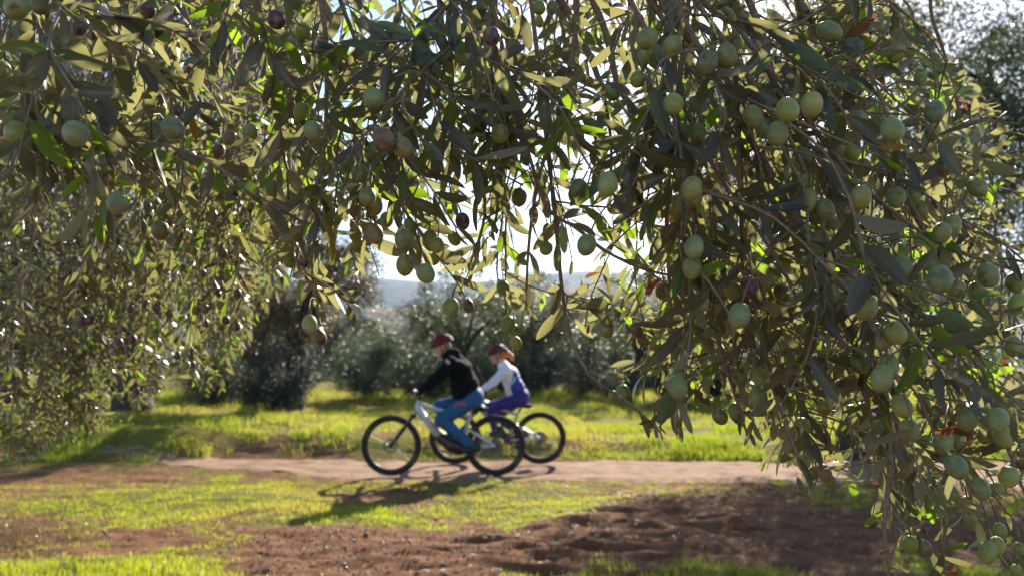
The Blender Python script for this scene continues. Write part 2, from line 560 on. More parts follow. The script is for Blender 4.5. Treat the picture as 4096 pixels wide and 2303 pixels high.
pxs = np.arange(-40, 40.01, 0.08)
pn = 18
pnear, pfar = path_edges(pxs)
pfar = np.maximum(pfar, pnear + .02)
tt = np.linspace(0, 1, pn)
PXg = np.repeat(pxs[:, None], pn, 1)
PYg = (pnear - 0.12)[:, None] * (1 - tt) + (pfar + 0.12)[:, None] * tt
PYg = PYg + (fbm(PXg * 3, PYg * 0 + tt * 3, 0, 4) - .5) * 0.5 * np.abs(1 - 2 * tt)
edge = np.minimum(tt, 1 - tt)[None, :]
PZg = gh(PXg, PYg) + 0.006 + (fbm(PXg * 1.6, PYg * 5, 0, 3) - 0.5) * 0.035 * np.minimum(1, edge * 6) - 0.055 * (1 - np.minimum(1, edge * 9)) - .022 * (np.exp(-((tt - .33) / .07) ** 2) + np.exp(-((tt - .68) / .07) ** 2))[None, :] * fbm(PXg * .8, 0 * PXg, 8, 2)
i, j = np.meshgrid(np.arange(len(pxs) - 1), np.arange(pn - 1), indexing='ij')
q = np.stack([i * pn + j, (i + 1) * pn + j, (i + 1) * pn + j + 1, i * pn + j + 1], -1).reshape(-1, 4)
p_o = add('path', mesh('path', np.stack([PXg, PYg, PZg], -1).reshape(-1, 3), q, path_mat()))
tag(p_o, 'narrow pale dirt path running across behind the bare soil', 'path', kind='structure')


def in_view(x, y, m=0.6):
    return np.abs(x) < 0.70 * y + m


def blades(name, x, y, h, w, mat, parent=None, lean=0.45):
    n = len(x)
    z = gh_fine(x, y) - 0.006
    a = RNG.uniform(0, 2 * np.pi, n)
    la = RNG.uniform(0, 2 * np.pi, n)
    lm = np.abs(RNG.normal(0, lean, n))
    side = np.stack([np.cos(a), np.sin(a), 0 * a], -1) * (w / 2)[:, None]
    ld = np.stack([np.cos(la), np.sin(la), 0 * la], -1)
    B = np.stack([x, y, z], -1)
    up = np.array([0, 0, 1.0])
    Mid = B + up * (h * 0.55)[:, None] + ld * (h * lm * 0.28)[:, None]
    T = B + up * (h * (1 - 0.25 * np.minimum(lm, 1.5)))[:, None] + ld * (h * lm)[:, None]
    V = np.stack([B - side, B + side, Mid - side * .75, Mid + side * .75, T], 1)
    k = np.arange(n)[:, None] * 5
    q = k + np.array([[0, 1, 3, 2]])
    t3 = k + np.array([[2, 3, 4]])
    r = np.repeat(np.clip(RNG.uniform(-.12, .38, n) + 1.25 * (fbm(x * .9 + 60, y * .9, 3, 3) - .12), .03, 1), 5)
    return add(name, mesh(name, V.reshape(-1, 3), [q, t3], mat, True, {'rnd': r, 'across': np.full(n * 5, 0.6)}), parent)


# grass beyond the path
n = 420000
yy = 10.5 + (RNG.uniform(0, 1, n) ** 1.25) * 14
xx = RNG.uniform(-1, 1, n) * (0.70 * yy + 0.8)
keep = (RNG.uniform(0, 1, n) < veg(xx, yy) * 0.95) & (RNG.uniform(0, 1, n) < 1.15 - 0.035 * (yy - 10)) & (fbm(xx * 2.6, yy * 2.6, 5, 3) > RNG.uniform(0.30, 0.58, n))
xx, yy = xx[keep], yy[keep]
hh = (0.02 + 0.13 * sstep(.3, .75, fbm(xx * 1.1 + 40, yy * 1.5, 0, 4))) * RNG.uniform(0.35, 1.3, len(xx)) + 0.16 * RNG.uniform(0, 1, len(xx)) * sstep(0.62, 0.8, fbm(xx * 1.3, yy * 1.3 + 50, 0, 2)) + 0.16 * sstep(17, 20, yy) * RNG.uniform(0, 1, len(xx))
g1 = blades('grass', xx, yy, hh, RNG.uniform(0.006, 0.012, len(xx)), M['grass_lush'])
tag(g1, 'lush backlit green grass on the far side of the dirt path', 'grass', kind='stuff')

# short grass and weeds on the near side
n = 230000
yy = RNG.uniform(4.6, 9.5, n)
xx = RNG.uniform(-1, 1, n) * (0.70 * yy + 0.5)
V_ = veg(xx, yy)
lush = np.clip(gblob(xx, yy, -3.3, 5.0, 1.5, 0.6) + gblob(xx, yy, 1.2, 5.1, 1.3, 0.45) + 0.4 * gblob(xx, yy, -1.9, 7.0, 1, .4), 0, 1)
keep = RNG.uniform(0, 1, n) < V_ * (0.75 + 0.25 * lush) * sstep(0.3, 0.62, fbm(xx * 4, yy * 4, 9, 3))
xx, yy, lush = xx[keep], yy[keep], lush[keep]
hh = (0.018 + 0.03 * RNG.uniform(0, 1, len(xx)) + 0.075 * lush * RNG.uniform(0.3, 1.0, len(xx)))
g2 = blades('grass', xx, yy, hh, RNG.uniform(0.003, 0.0065, len(xx)), M['grass'], lean=0.6)
tag(g2, 'short yellow green grass and tufts on the bare soil before the path', 'grass', kind='stuff')

# denser tufts standing out of the weeds
nt = 5200
ty = RNG.uniform(4.6, 9.6, nt); tx = RNG.uniform(-1, 1, nt) * (0.70 * ty + .5)
lu = np.clip(gblob(tx, ty, -3.3, 5.0, 1.5, 0.6) + gblob(tx, ty, 1.2, 5.1, 1.3, 0.45), 0, 1)
kp = RNG.uniform(0, 1, nt) < np.maximum(veg(tx, ty) * (.35 + .6 * lu), .8 * np.exp(-((ty - path_edges(tx)[0]) / .14) ** 2))
tx, ty, lu = tx[kp], ty[kp], lu[kp]
per = 16
ix = np.repeat(np.arange(len(tx)), per)
sp = RNG.uniform(.015, .05, len(tx))[ix]
th_ = (RNG.uniform(.025, .06, len(tx)) + .06 * lu * RNG.uniform(.4, 1, len(tx)))[ix]
g3 = blades('grass', tx[ix] + RNG.normal(0, 1, len(ix)) * sp, ty[ix] + RNG.normal(0, 1, len(ix)) * sp, th_ * RNG.uniform(.5, 1.25, len(ix)), RNG.uniform(.003, .007, len(ix)), M['grass_lush'], lean=.55)
tag(g3, 'scattered brighter green grass tufts between weeds and bare soil', 'grass', kind='stuff')

# flat leaflets of ground weeds
n = 150000
yy = RNG.uniform(4.6, 9.8, n)
xx = RNG.uniform(-1, 1, n) * (0.70 * yy + 0.5)
keep = RNG.uniform(0, 1, n) < veg(xx, yy) * 0.75 * sstep(0.35, 0.6, fbm(xx * 5, yy * 5, 2, 3))
xx, yy = xx[keep], yy[keep]
n = len(xx)
zz = gh_fine(xx, yy) + RNG.uniform(0.002, 0.022, n)
a = RNG.uniform(0, 6.28, n)
L = RNG.uniform(0.008, 0.02, n)
dd = np.stack([np.cos(a), np.sin(a), RNG.normal(0.1, .35, n)], -1)
ss = np.stack([-np.sin(a), np.cos(a), RNG.normal(0, .3, n)], -1)
B = np.stack([xx, yy, zz], -1)
V = np.stack([B, B + dd * (L * .5)[:, None] + ss * (L * .38)[:, None], B + dd * L[:, None], B + dd * (L * .5)[:, None] - ss * (L * .38)[:, None]], 1)
q = np.arange(n)[:, None] * 4 + np.array([[0, 1, 2, 3]])
w_o = add('weeds', mesh('weeds', V.reshape(-1, 3), q, M['weed'], True, {'rnd': np.repeat(RNG.uniform(.03, 1, n), 4), 'across': np.full(n * 4, .6)}))
tag(w_o, 'low leafy weeds carpeting the soil before the path', 'weeds', kind='stuff')

# dry straw and fallen leaves on the soil
n = 13000
yy = RNG.uniform(4.6, 10.6, n)
xx = RNG.uniform(-1, 1, n) * (0.70 * yy + 0.5)
keep = on_path(xx, yy) < RNG.uniform(.2, 1.2, n)
xx, yy = xx[keep], yy[keep]
n = len(xx)
a = RNG.uniform(0, 6.28, n)
L = RNG.uniform(0.02, 0.07, n)
wd = RNG.uniform(0.002, 0.009, n)
dd = np.stack([np.cos(a), np.sin(a), RNG.normal(0.05, .2, n)], -1)
ss = np.stack([-np.sin(a), np.cos(a), RNG.normal(0, .3, n)], -1)
B = np.stack([xx, yy, gh_fine(xx, yy) + 0.006], -1)
V = np.stack([B, B + dd * (L * .5)[:, None] + ss * wd[:, None], B + dd * L[:, None], B + dd * (L * .5)[:, None] - ss * wd[:, None]], 1)
q = np.arange(n)[:, None] * 4 + np.array([[0, 1, 2, 3]])
s_o = add('dry_leaves', mesh('dry_leaves', V.reshape(-1, 3), q, M['straw'], True, {'rnd': np.repeat(RNG.uniform(.03, 1, n), 4), 'across': np.full(n * 4, .6)}))
tag(s_o, 'dry fallen leaves and straw scattered over the soil', 'leaves', kind='stuff')


def uvs(nu, nv):
    a = Acc()
    V = [[0, 0, 1]]
    for k in range(1, nv):
        ph = math.pi * k / nv
        for m_ in range(nu):
            t = 2 * math.pi * m_ / nu
            V.append([math.sin(ph) * math.cos(t), math.sin(ph) * math.sin(t), math.cos(ph)])
    V.append([0, 0, -1])
    f4 = []; f3 = []
    for m_ in range(nu):
        f3.append([0, 1 + m_, 1 + (m_ + 1) % nu])
        e = 1 + (nv - 2) * nu
        f3.append([len(V) - 1, e + (m_ + 1) % nu, e + m_])
        for k in range(nv - 2):
            b = 1 + k * nu
            f4.append([b + m_, b + nu + m_, b + nu + (m_ + 1) % nu, b + (m_ + 1) % nu])
    return np.array(V), np.array(f4), np.array(f3)


def scatter(name, x, y, r, mat, zoff=0.6, flat=0.8):
    V0, f4, f3 = uvs(8, 5)
    n = len(x)
    z = gh_fine(x, y)
    sc = np.stack([r * RNG.uniform(.9, 1.25, n), r * RNG.uniform(.9, 1.2, n), r * flat], -1)
    V = V0[None] * sc[:, None] + np.stack([x, y, z + r * zoff], -1)[:, None]
    k = np.arange(n)[:, None, None] * len(V0)
    return add(name, mesh(name, V.reshape(-1, 3), [(f4[None] + k).reshape(-1, 4), (f3[None] + k).reshape(-1, 3)], mat))


n = 2000
xx = np.concatenate([RNG.normal(-1.3, 0.95, n // 2), RNG.uniform(-4.5, 3.0, n // 2)])
yy = np.concatenate([RNG.normal(5.9, 0.6, n // 2), RNG.uniform(4.7, 8.4, n // 2)])
keep = (yy > 4.7) & (RNG.uniform(0, 1, n) < 1 - 0.8 * veg(xx, yy)) & (fbm(xx * 2, yy * 2, 8, 2) > 0.42) & (yy < 8.4)
fo = scatter('fallen_olives', xx[keep], yy[keep], RNG.uniform(0.005, 0.008, keep.sum()), M['fallen'])
tag(fo, 'small dark fallen olives glinting on the bare red soil', 'olives', kind='stuff')
n = 500
xx = RNG.uniform(-5, 5, n); yy = RNG.uniform(4.7, 10.4, n)
keep = (RNG.uniform(0, 1, n) < 1 - 0.9 * veg(xx, yy)) & in_view(xx, yy)
st = scatter('pebbles', xx[keep], yy[keep], RNG.uniform(0.006, 0.02, keep.sum()) ** 1.0, M['stone'], 0.3, 0.6)
tag(st, 'small stones and clods lying on soil and path', 'stones', kind='stuff')
# ------------------------------------------------------------------ far hills
def hill_mat(name, c1, c2, c3):
    t = NT(name)
    nz = t.noise(0.035, 8, 0.6)
    n2 = t.noise(0.25, 5, 0.7)
    c = t.ramp(nz, [(0.35, c1), (0.5, c2), (0.64, c3)])
    c = t.mix(0.7, c, t.ramp(n2, [(0.35, (.45, .5, .45)), (0.65, (1.25, 1.2, 1.15))]), 'MULTIPLY')
    b = t.bsdf(c, 0.9, 0.1)
    return t.done(b.outputs[0])


def ridge(name, y0, y1, hfun, mat, label):
    xs = np.linspace(-y1 * 1.1, y1 * 1.1, 220)
    ys = np.linspace(y0, y1, 46)
    X, Y = np.meshgrid(xs, ys, indexing='ij')
    t = (Y - y0) / (y1 - y0)
    H = hfun(X) * np.sin(np.clip(t, 0, 1) * np.pi * 0.62) + (fbm(X * 0.02, Y * 0.02, 2, 4) - .5) * 9 * t + (fbm(X * 0.12, Y * 0.12, 4, 2) - .5) * 4 * t
    Z = H - 4.5
    n1, n2 = X.shape
    i, j = np.meshgrid(np.arange(n1 - 1), np.arange(n2 - 1), indexing='ij')
    q = np.stack([i * n2 + j, (i + 1) * n2 + j, (i + 1) * n2 + j + 1, i * n2 + j + 1], -1).reshape(-1, 4)
    o = add(name, mesh(name, np.stack([X, Y, Z], -1).reshape(-1, 3), q, mat))
    tag(o, label, 'hill', kind='structure')
    return o


ridge('hill', 240, 620, lambda x: 40 + 12 * np.exp(-((x - 70) / 110) ** 2) - 10 * np.exp(-((x + 30) / 60) ** 2) + 14 * (fbm(x * 0.012, 0 * x, 1, 3) - .5),
      hill_mat('hill_near', (0.05, 0.06, 0.035), (0.085, 0.08, 0.05), (0.17, 0.12, 0.075)), 'near scrubby hillside with brown fields beyond the olive trees')
ridge('hill', 900, 1700, lambda x: 135 + 34 * np.exp(-((x - 160) / 170) ** 2) + 16 * np.exp(-((x + 240) / 200) ** 2) + 20 * (fbm(x * 0.006, 0 * x, 4, 3) - .5),
      hill_mat('hill_far', (0.06, 0.07, 0.05), (0.10, 0.10, 0.07), (0.16, 0.13, 0.09)), 'far blue hill ridge against the pale sky')

# ------------------------------------------------------------------ trees
def rand_unit(n, rng=RNG):
    v = rng.normal(0, 1, (n, 3))
    return nrm(v)


def leaf_quads(P, D, N, L, W, rnd, fold=0.0):
    """small leaves as 4-corner blades (base, side, tip, side)"""
    n = len(P)
    S = nrm(np.cross(D, N))
    mid = P + D * (L * 0.5)[:, None] + N * (W * fold)[:, None]
    V = np.stack([P, mid + S * (W * .5)[:, None], P + D * L[:, None], mid - S * (W * .5)[:, None]], 1)
    q = np.arange(n)[:, None] * 4 + np.array([[0, 1, 2, 3]])
    at = {'rnd': np.repeat(rnd, 4), 'across': np.tile(np.array([0.0, 1, 0, 1]) * .8 + .1, n)}
    return V.reshape(-1, 3), q, at


# full leaf: stations along its length, three vertices at each
LT = np.array([0, 0.06, 0.2, 0.38, 0.58, 0.78, 0.92, 1.0])
LW = np.array([0.06, 0.10, 0.58, 0.90, 1.0, 0.84, 0.50, 0.03])


def leaves_full(P, D, N, L, W, curl, roll, rnd, T=LT, TW=LW):
    n = len(P); m = len(T)
    S = nrm(np.cross(D, N)); N = nrm(np.cross(S, D))
    V = np.zeros((n, m, 3, 3))
    for k in range(m):
        t = T[k]
        bend = -curl * t * t * L
        sway = roll * np.sin(t * 2.6) * L
        c = P + D * (L * (t - 0.35 * np.abs(curl) * t * t * np.abs(curl)))[:, None] + N * bend[:, None] + S * sway[:, None]
        w = (W * 0.5 * TW[k])[:, None]
        V[:, k, 0] = c - S * w + N * (w * 0.32)
        V[:, k, 1] = c
        V[:, k, 2] = c + S * w + N * (w * 0.32)
    f = []
    for k in range(m - 1):
        for s in (0, 1):
            f.append([k * 3 + s, k * 3 + s + 1, (k + 1) * 3 + s + 1, (k + 1) * 3 + s])
    f = np.array(f)
    q = (np.arange(n)[:, None, None] * (m * 3) + f[None]).reshape(-1, 4)
    at = {'rnd': np.repeat(rnd, m * 3), 'across': np.tile(np.array([-1.0, 0, 1]), n * m)}
    return V.reshape(-1, 3), q, at


def wobble(pts, amp, seed):
    n = len(pts)
    r = np.random.default_rng(seed)
    w = np.cumsum(r.normal(0, amp, (n, 3)), 0)
    w -= np.linspace(0, 1, n)[:, None] * w[-1]
    return pts + w


def bez(a, b, c, n):
    t = np.linspace(0, 1, n)[:, None]
    return (1 - t) ** 2 * np.asarray(a) + 2 * t * (1 - t) * np.asarray(b) + t * t * np.asarray(c)


def make_tree_meshes(seed, height, spread, trunk_h, trunk_r, n_leaf, leaf_len, lean=(0, 0), low=0.35, clumps=46, olives=0, shrub=False, clump_r=0.5):
    """trunk mesh data, list of limb tube data and crown leaf data in local space"""
    r = np.random.default_rng(seed)
    trunk = Acc(); limbs = []
    top = np.array([lean[0], lean[1], trunk_h])
    ends = []
    if not shrub:
        pts = wobble(bez((0, 0, -0.25), (lean[0] * 0.1, lean[1] * 0.1, trunk_h * 0.6), top, 14), trunk_r * 0.10, seed)
        rad = trunk_r * np.interp(np.linspace(0, 1, 14), [0, .12, .3, .75, 1], [1.65, 1.25, 1.0, .88, .8])
        trunk.tube(pts, rad, 18)
        V = trunk.v[-1]
        nz = fbm(V[:, 0] * 9 / trunk_r * .25, V[:, 1] * 9 / trunk_r * .25, V[:, 2] * 3, 3) - .5
        ax = np.stack([np.interp(V[:, 2], pts[:, 2], pts[:, 0]), np.interp(V[:, 2], pts[:, 2], pts[:, 1]), V[:, 2]], -1)
        trunk.v[-1] = ax + (V - ax) * (1 + 0.75 * nz)[:, None]
    nl = 5 if not shrub else 9
    a0 = r.uniform(0, 6.28)
    for k in range(nl):
        az = a0 + k * 2 * math.pi / nl + r.uniform(-.35, .35)
        up = r.uniform(0.55, 1.0)
        out = spread * r.uniform(0.45, 0.8)
        s = top - np.array([0, 0, trunk_h * 0.08]) if not shrub else np.array([r.normal(0, .15), r.normal(0, .15), -0.05])
        e = s + np.array([math.cos(az) * out, math.sin(az) * out, (height - trunk_h) * up * 0.75])
        c = s + np.array([math.cos(az) * out * .25, math.sin(az) * out * .25, (height - trunk_h) * up * 0.55])
        p = wobble(bez(s, c, e, 11), 0.03, seed * 31 + k)
        r0 = trunk_r * r.uniform(.42, .6) if not shrub else 0.03
        A = Acc(); A.tube(p, np.linspace(r0, r0 * 0.28, 11), 8)
        for m_ in range(5):
            i0 = r.integers(3, 11)
            b0 = p[i0]
            d = nrm(np.array([math.cos(az), math.sin(az), 0.2]) * .6 + rand_unit(1, r)[0] * 0.9)
            ln = spread * r.uniform(.22, .5)
            e2 = b0 + d * ln + np.array([0, 0, -0.12 * ln])
            A.tube(wobble(bez(b0, b0 + d * ln * .5 + np.array([0, 0, .15 * ln]), e2, 6), 0.015, seed * 7 + k * 5 + m_), np.linspace(r0 * .3, 0.006, 6), 5)
            ends.append(e2); ends.append((b0 + e2) / 2)
        limbs.append(A)
        ends.append(e)
    ends = np.array(ends)
    # extra clump centres over the crown's shell
    u = rand_unit(clumps * 2, r)
    cen = np.array([top[0] * 0.6, top[1] * .6, trunk_h + (height - trunk_h) * 0.48])
    sh = cen + u * np.array([spread * .82, spread * .82, (height - trunk_h) * 0.52]) * r.uniform(0.55, 1.0, (clumps * 2, 1))
    sh = sh[sh[:, 2] > height * low][:clumps]
    cc = np.vstack([ends, sh])
    cc = cc[cc[:, 2] > height * low * 0.8]
    wgt = r.uniform(0.4, 1.4, len(cc)); wgt /= wgt.sum()
    idx = r.choice(len(cc), n_leaf, p=wgt)
    crad = r.uniform(0.6, 1.25, len(cc)) * clump_r
    off = rand_unit(n_leaf, r) * (r.uniform(0, 1, n_leaf) ** 0.45)[:, None] * crad[idx][:, None]
    P = cc[idx] + off * np.array([1, 1, .85])
    outw = nrm(P - cen)
    D = nrm(outw * 0.35 + rand_unit(n_leaf, r) * 0.9 + np.array([0, 0, -0.25]))
    N = nrm(rand_unit(n_leaf, r) + np.array([0, 0, .8]))
    L = leaf_len * r.uniform(.7, 1.25, n_leaf)
    data = leaf_quads(P, D, N, L, L * r.uniform(.24, .34, n_leaf), r.uniform(0.03, 1, n_leaf), 0.12)
    # thin twigs through every clump
    tw = Acc()
    for k in range(len(cc)):
        for _ in range(2):
            e = cc[k] + rand_unit(1, r)[0] * crad[k] * .9
            tw.tube(np.array([cc[k], (cc[k] + e) / 2 + r.normal(0, .03, 3), e]), [0.007, .005, .002], 3, cap=False)
    ol = None
    if olives:
        ii = r.choice(n_leaf, olives)
        ol = P[ii]
    return trunk, limbs, tw, data, ol


TEMPL = {}


def template(key, **kw):
    trunk, limbs, tw, data, ol = make_tree_meshes(**kw)
    d = {}
    if trunk.v:
        d['trunk'] = mesh(key + '_trunk', np.vstack(trunk.v), [np.vstack(trunk.f4), np.vstack(trunk.f3)], M['bark'])
    d['limbs'] = [mesh(key + '_limb', np.vstack(A.v), [np.vstack(A.f4), np.vstack(A.f3)], M['bark']) for A in limbs]
    d['twigs'] = mesh(key + '_twigs', np.vstack(tw.v), [np.vstack(tw.f4)], M['bark'])
    V, q, at = data
    d['crown'] = (V, q, at)
    d['cache'] = {}
    if ol is not None:
        V0, f4, f3 = uvs(8, 5)
        k = np.arange(len(ol))[:, None, None] * len(V0)
        VV = V0[None] * np.array([.009, .009, .012]) + ol[:, None]
        d['olives'] = mesh(key + '_olives', VV.reshape(-1, 3), [(f4[None] + k).reshape(-1, 4), (f3[None] + k).reshape(-1, 3)], M['fallen'])
    TEMPL[key] = d


def plant_tree(key, name, x, y, s, rz, label, cat, leafm, group=None, z=None):
    d = TEMPL[key]
    o = empty(name, (x, y, (float(gh(x, y)) if z is None else z)), R(rz))
    o.scale = (s, s, s)
    tag(o, label, cat, group)
    if 'trunk' in d: add('trunk', d['trunk'], o)
    for l in d['limbs']: add('limb' if 'trunk' in d else 'stem', l, o)
    t = add('twigs', d['twigs'], o); t['kind'] = 'stuff'
    if leafm not in d['cache']:
        V, q, at = d['crown']
        d['cache'][leafm] = mesh(key + '_crown', V, q, M[leafm], True, at)
    c = add('crown', d['cache'][leafm], o); c['kind'] = 'stuff'
    if 'olives' in d:
        c = add('olives', d['olives'], o); c['kind'] = 'stuff'
    return o


template('olive_a', seed=3, height=4.2, spread=2.4, trunk_h=1.3, trunk_r=0.24, n_leaf=30000, leaf_len=0.085, lean=(0.15, 0.1), olives=500, clump_r=.42)
template('olive_b', seed=8, height=3.8, spread=2.1, trunk_h=1.1, trunk_r=0.13, n_leaf=17000, leaf_len=0.085, lean=(-0.55, 0.1), low=0.33, clumps=34, clump_r=.42)
template('olive_big', seed=21, height=7.2, spread=3.6, trunk_h=1.9, trunk_r=0.30, n_leaf=95000, leaf_len=0.09, lean=(0.5, 0.1), low=0.13, clumps=170, clump_r=.6)
template('shrub', seed=14, height=1.9, spread=1.25, trunk_h=0.1, trunk_r=0.05, n_leaf=26000, leaf_len=0.062, low=0.05, clumps=60, shrub=True, clump_r=.36)

GO = 'olive trees of the grove behind the path'
# the big tree whose trunk and shade lie to the right
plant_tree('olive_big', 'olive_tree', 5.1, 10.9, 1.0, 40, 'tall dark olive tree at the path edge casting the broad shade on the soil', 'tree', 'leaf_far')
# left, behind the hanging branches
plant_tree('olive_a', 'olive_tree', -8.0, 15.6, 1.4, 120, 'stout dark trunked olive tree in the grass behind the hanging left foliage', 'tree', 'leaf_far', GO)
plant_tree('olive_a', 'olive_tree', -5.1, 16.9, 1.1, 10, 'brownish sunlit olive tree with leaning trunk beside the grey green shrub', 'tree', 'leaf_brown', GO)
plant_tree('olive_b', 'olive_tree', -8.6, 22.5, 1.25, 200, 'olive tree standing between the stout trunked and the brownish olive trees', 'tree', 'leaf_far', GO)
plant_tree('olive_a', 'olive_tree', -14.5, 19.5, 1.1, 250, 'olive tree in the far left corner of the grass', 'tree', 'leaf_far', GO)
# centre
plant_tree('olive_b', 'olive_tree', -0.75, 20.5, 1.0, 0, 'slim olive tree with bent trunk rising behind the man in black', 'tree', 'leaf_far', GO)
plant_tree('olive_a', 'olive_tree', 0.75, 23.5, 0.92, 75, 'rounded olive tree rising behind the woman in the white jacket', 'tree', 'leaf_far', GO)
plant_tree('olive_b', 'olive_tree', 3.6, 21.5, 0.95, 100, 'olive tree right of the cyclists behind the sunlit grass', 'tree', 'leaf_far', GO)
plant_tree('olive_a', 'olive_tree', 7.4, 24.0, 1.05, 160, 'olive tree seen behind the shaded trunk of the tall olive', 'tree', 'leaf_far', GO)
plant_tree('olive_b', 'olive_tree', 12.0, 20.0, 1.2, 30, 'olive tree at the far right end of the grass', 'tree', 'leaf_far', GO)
# shrubs along the edge of the grass
SH = 'shrubs along the far edge of the grass'
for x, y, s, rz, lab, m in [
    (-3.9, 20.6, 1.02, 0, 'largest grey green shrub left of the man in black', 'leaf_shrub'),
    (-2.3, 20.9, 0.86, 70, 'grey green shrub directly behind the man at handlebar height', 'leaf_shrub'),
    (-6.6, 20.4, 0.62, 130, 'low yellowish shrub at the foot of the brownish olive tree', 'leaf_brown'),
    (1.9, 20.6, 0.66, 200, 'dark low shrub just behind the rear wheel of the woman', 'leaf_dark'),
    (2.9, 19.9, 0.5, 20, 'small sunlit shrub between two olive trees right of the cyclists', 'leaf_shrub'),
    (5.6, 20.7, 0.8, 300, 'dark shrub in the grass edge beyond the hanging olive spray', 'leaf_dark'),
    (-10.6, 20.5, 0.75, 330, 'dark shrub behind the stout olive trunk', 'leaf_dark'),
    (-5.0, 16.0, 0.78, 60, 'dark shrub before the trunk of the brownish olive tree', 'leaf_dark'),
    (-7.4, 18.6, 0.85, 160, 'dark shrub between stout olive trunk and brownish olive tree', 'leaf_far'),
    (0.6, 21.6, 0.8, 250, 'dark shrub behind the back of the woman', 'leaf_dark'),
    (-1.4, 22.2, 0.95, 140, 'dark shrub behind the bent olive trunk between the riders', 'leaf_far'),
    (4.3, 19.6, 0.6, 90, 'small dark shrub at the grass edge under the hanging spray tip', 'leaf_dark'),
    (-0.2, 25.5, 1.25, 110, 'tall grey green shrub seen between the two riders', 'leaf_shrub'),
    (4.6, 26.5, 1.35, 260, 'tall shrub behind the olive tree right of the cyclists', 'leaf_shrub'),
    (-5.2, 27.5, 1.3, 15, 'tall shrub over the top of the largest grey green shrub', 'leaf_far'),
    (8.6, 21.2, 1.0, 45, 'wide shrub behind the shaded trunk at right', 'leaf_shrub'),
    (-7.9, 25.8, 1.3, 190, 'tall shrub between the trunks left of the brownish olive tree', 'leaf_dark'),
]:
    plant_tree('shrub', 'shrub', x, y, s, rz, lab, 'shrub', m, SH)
# farther trees down the slope
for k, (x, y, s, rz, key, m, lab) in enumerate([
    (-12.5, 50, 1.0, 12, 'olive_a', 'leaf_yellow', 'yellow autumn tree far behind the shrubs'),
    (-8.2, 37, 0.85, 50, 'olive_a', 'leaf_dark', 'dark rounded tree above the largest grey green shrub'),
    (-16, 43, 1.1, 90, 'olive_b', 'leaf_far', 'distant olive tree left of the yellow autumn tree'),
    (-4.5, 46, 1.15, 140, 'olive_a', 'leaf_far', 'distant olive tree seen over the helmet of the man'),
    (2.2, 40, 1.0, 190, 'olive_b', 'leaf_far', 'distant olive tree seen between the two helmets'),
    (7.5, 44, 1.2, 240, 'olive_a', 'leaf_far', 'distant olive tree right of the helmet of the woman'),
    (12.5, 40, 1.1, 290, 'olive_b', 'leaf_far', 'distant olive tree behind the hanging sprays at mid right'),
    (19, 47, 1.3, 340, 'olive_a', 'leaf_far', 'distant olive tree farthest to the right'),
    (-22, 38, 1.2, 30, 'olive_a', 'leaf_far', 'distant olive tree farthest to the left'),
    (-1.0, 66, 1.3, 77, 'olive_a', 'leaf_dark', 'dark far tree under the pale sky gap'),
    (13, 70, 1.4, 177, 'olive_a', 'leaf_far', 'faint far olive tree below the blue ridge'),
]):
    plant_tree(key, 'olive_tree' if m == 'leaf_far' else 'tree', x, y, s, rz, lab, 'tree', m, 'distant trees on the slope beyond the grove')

sr = np.random.default_rng(41)
for k in range(16):
    y = sr.uniform(27, 62); x = sr.uniform(-.5, .5) * y * .9
    plant_tree('shrub', 'shrub', x, y, sr.uniform(1.0, 1.9), sr.uniform(0, 360), 'hazy scrub bush on the slope beyond the olive grove', 'shrub', ['leaf_shrub', 'leaf_dark', 'leaf_far'][k % 3], 'scrub bushes on the slope')

# a far wood that reads as one mass on the hillside
n_c = 260
cx = RNG.uniform(-150, 150, n_c); cyy = RNG.uniform(85, 300, n_c)
cr = RNG.uniform(2.0, 3.6, n_c)
per = 70
idx = np.repeat(np.arange(n_c), per)
nn = len(idx)
hillz = lambda y: np.interp(y, [85, 240, 300, 400], [-3.4, -4.2, 8, 25])
P = np.stack([cx[idx], cyy[idx], hillz(cyy[idx]) + cr[idx] * .9], -1) + rand_unit(nn) * cr[idx][:, None] * (RNG.uniform(0, 1, nn) ** .4)[:, None] * np.array([1, 1, .8])
V, q, at = leaf_quads(P, rand_unit(nn), rand_unit(nn), RNG.uniform(.8, 1.6, nn), RNG.uniform(.5, .9, nn), np.clip(RNG.uniform(0, 1, n_c)[idx] * .8 + RNG.uniform(.03, .2, nn), 0, 1), .2)
fw = add('far_wood', mesh('far_wood', V, q, M['leaf_shrub'], True, at))
tag(fw, 'far scrub and woodland covering the foot of the hills', 'wood', kind='stuff')

# dry weeds standing at the lower left
n = 700
xx = RNG.normal(-4.25, 0.42, n); yy = RNG.normal(6.15, 0.28, n)
dw = blades('stalks', xx, yy, RNG.uniform(0.05, 0.2, n), RNG.uniform(0.003, 0.006, n), M['straw'], None, 0.9)
dr = empty('dry_weed_clump', (0, 0, 0))
tag(dr, 'clump of dry brown weeds standing at the left edge of the soil', 'weeds')
dw.parent = dr; dw['kind'] = 'stuff'
nn = 1500
P = np.stack([RNG.normal(-4.25, .42, nn), RNG.normal(6.15, .28, nn), RNG.uniform(.02, .2, nn)], -1)
V, q, at = leaf_quads(P, rand_unit(nn), rand_unit(nn), RNG.uniform(.015, .04, nn), RNG.uniform(.006, .012, nn), RNG.uniform(.03, 1, nn))
dl = add('dry_foliage', mesh('dry_foliage', V, q, M['leaf_brown'], True, at), dr); dl['kind'] = 'stuff'
# ------------------------------------------------------------------ hanging olive branches
SHOOT_RNG = np.random.default_rng(2024)


def resample(p, step):
    p = np.asarray(p, float)
    s = np.concatenate([[0], np.cumsum(np.linalg.norm(np.diff(p, axis=0), axis=1))])
    n = max(4, int(s[-1] / step) + 1)
    t = np.linspace(0, s[-1], n)
    return np.stack([np.interp(t, s, p[:, k]) for k in range(3)], -1), t


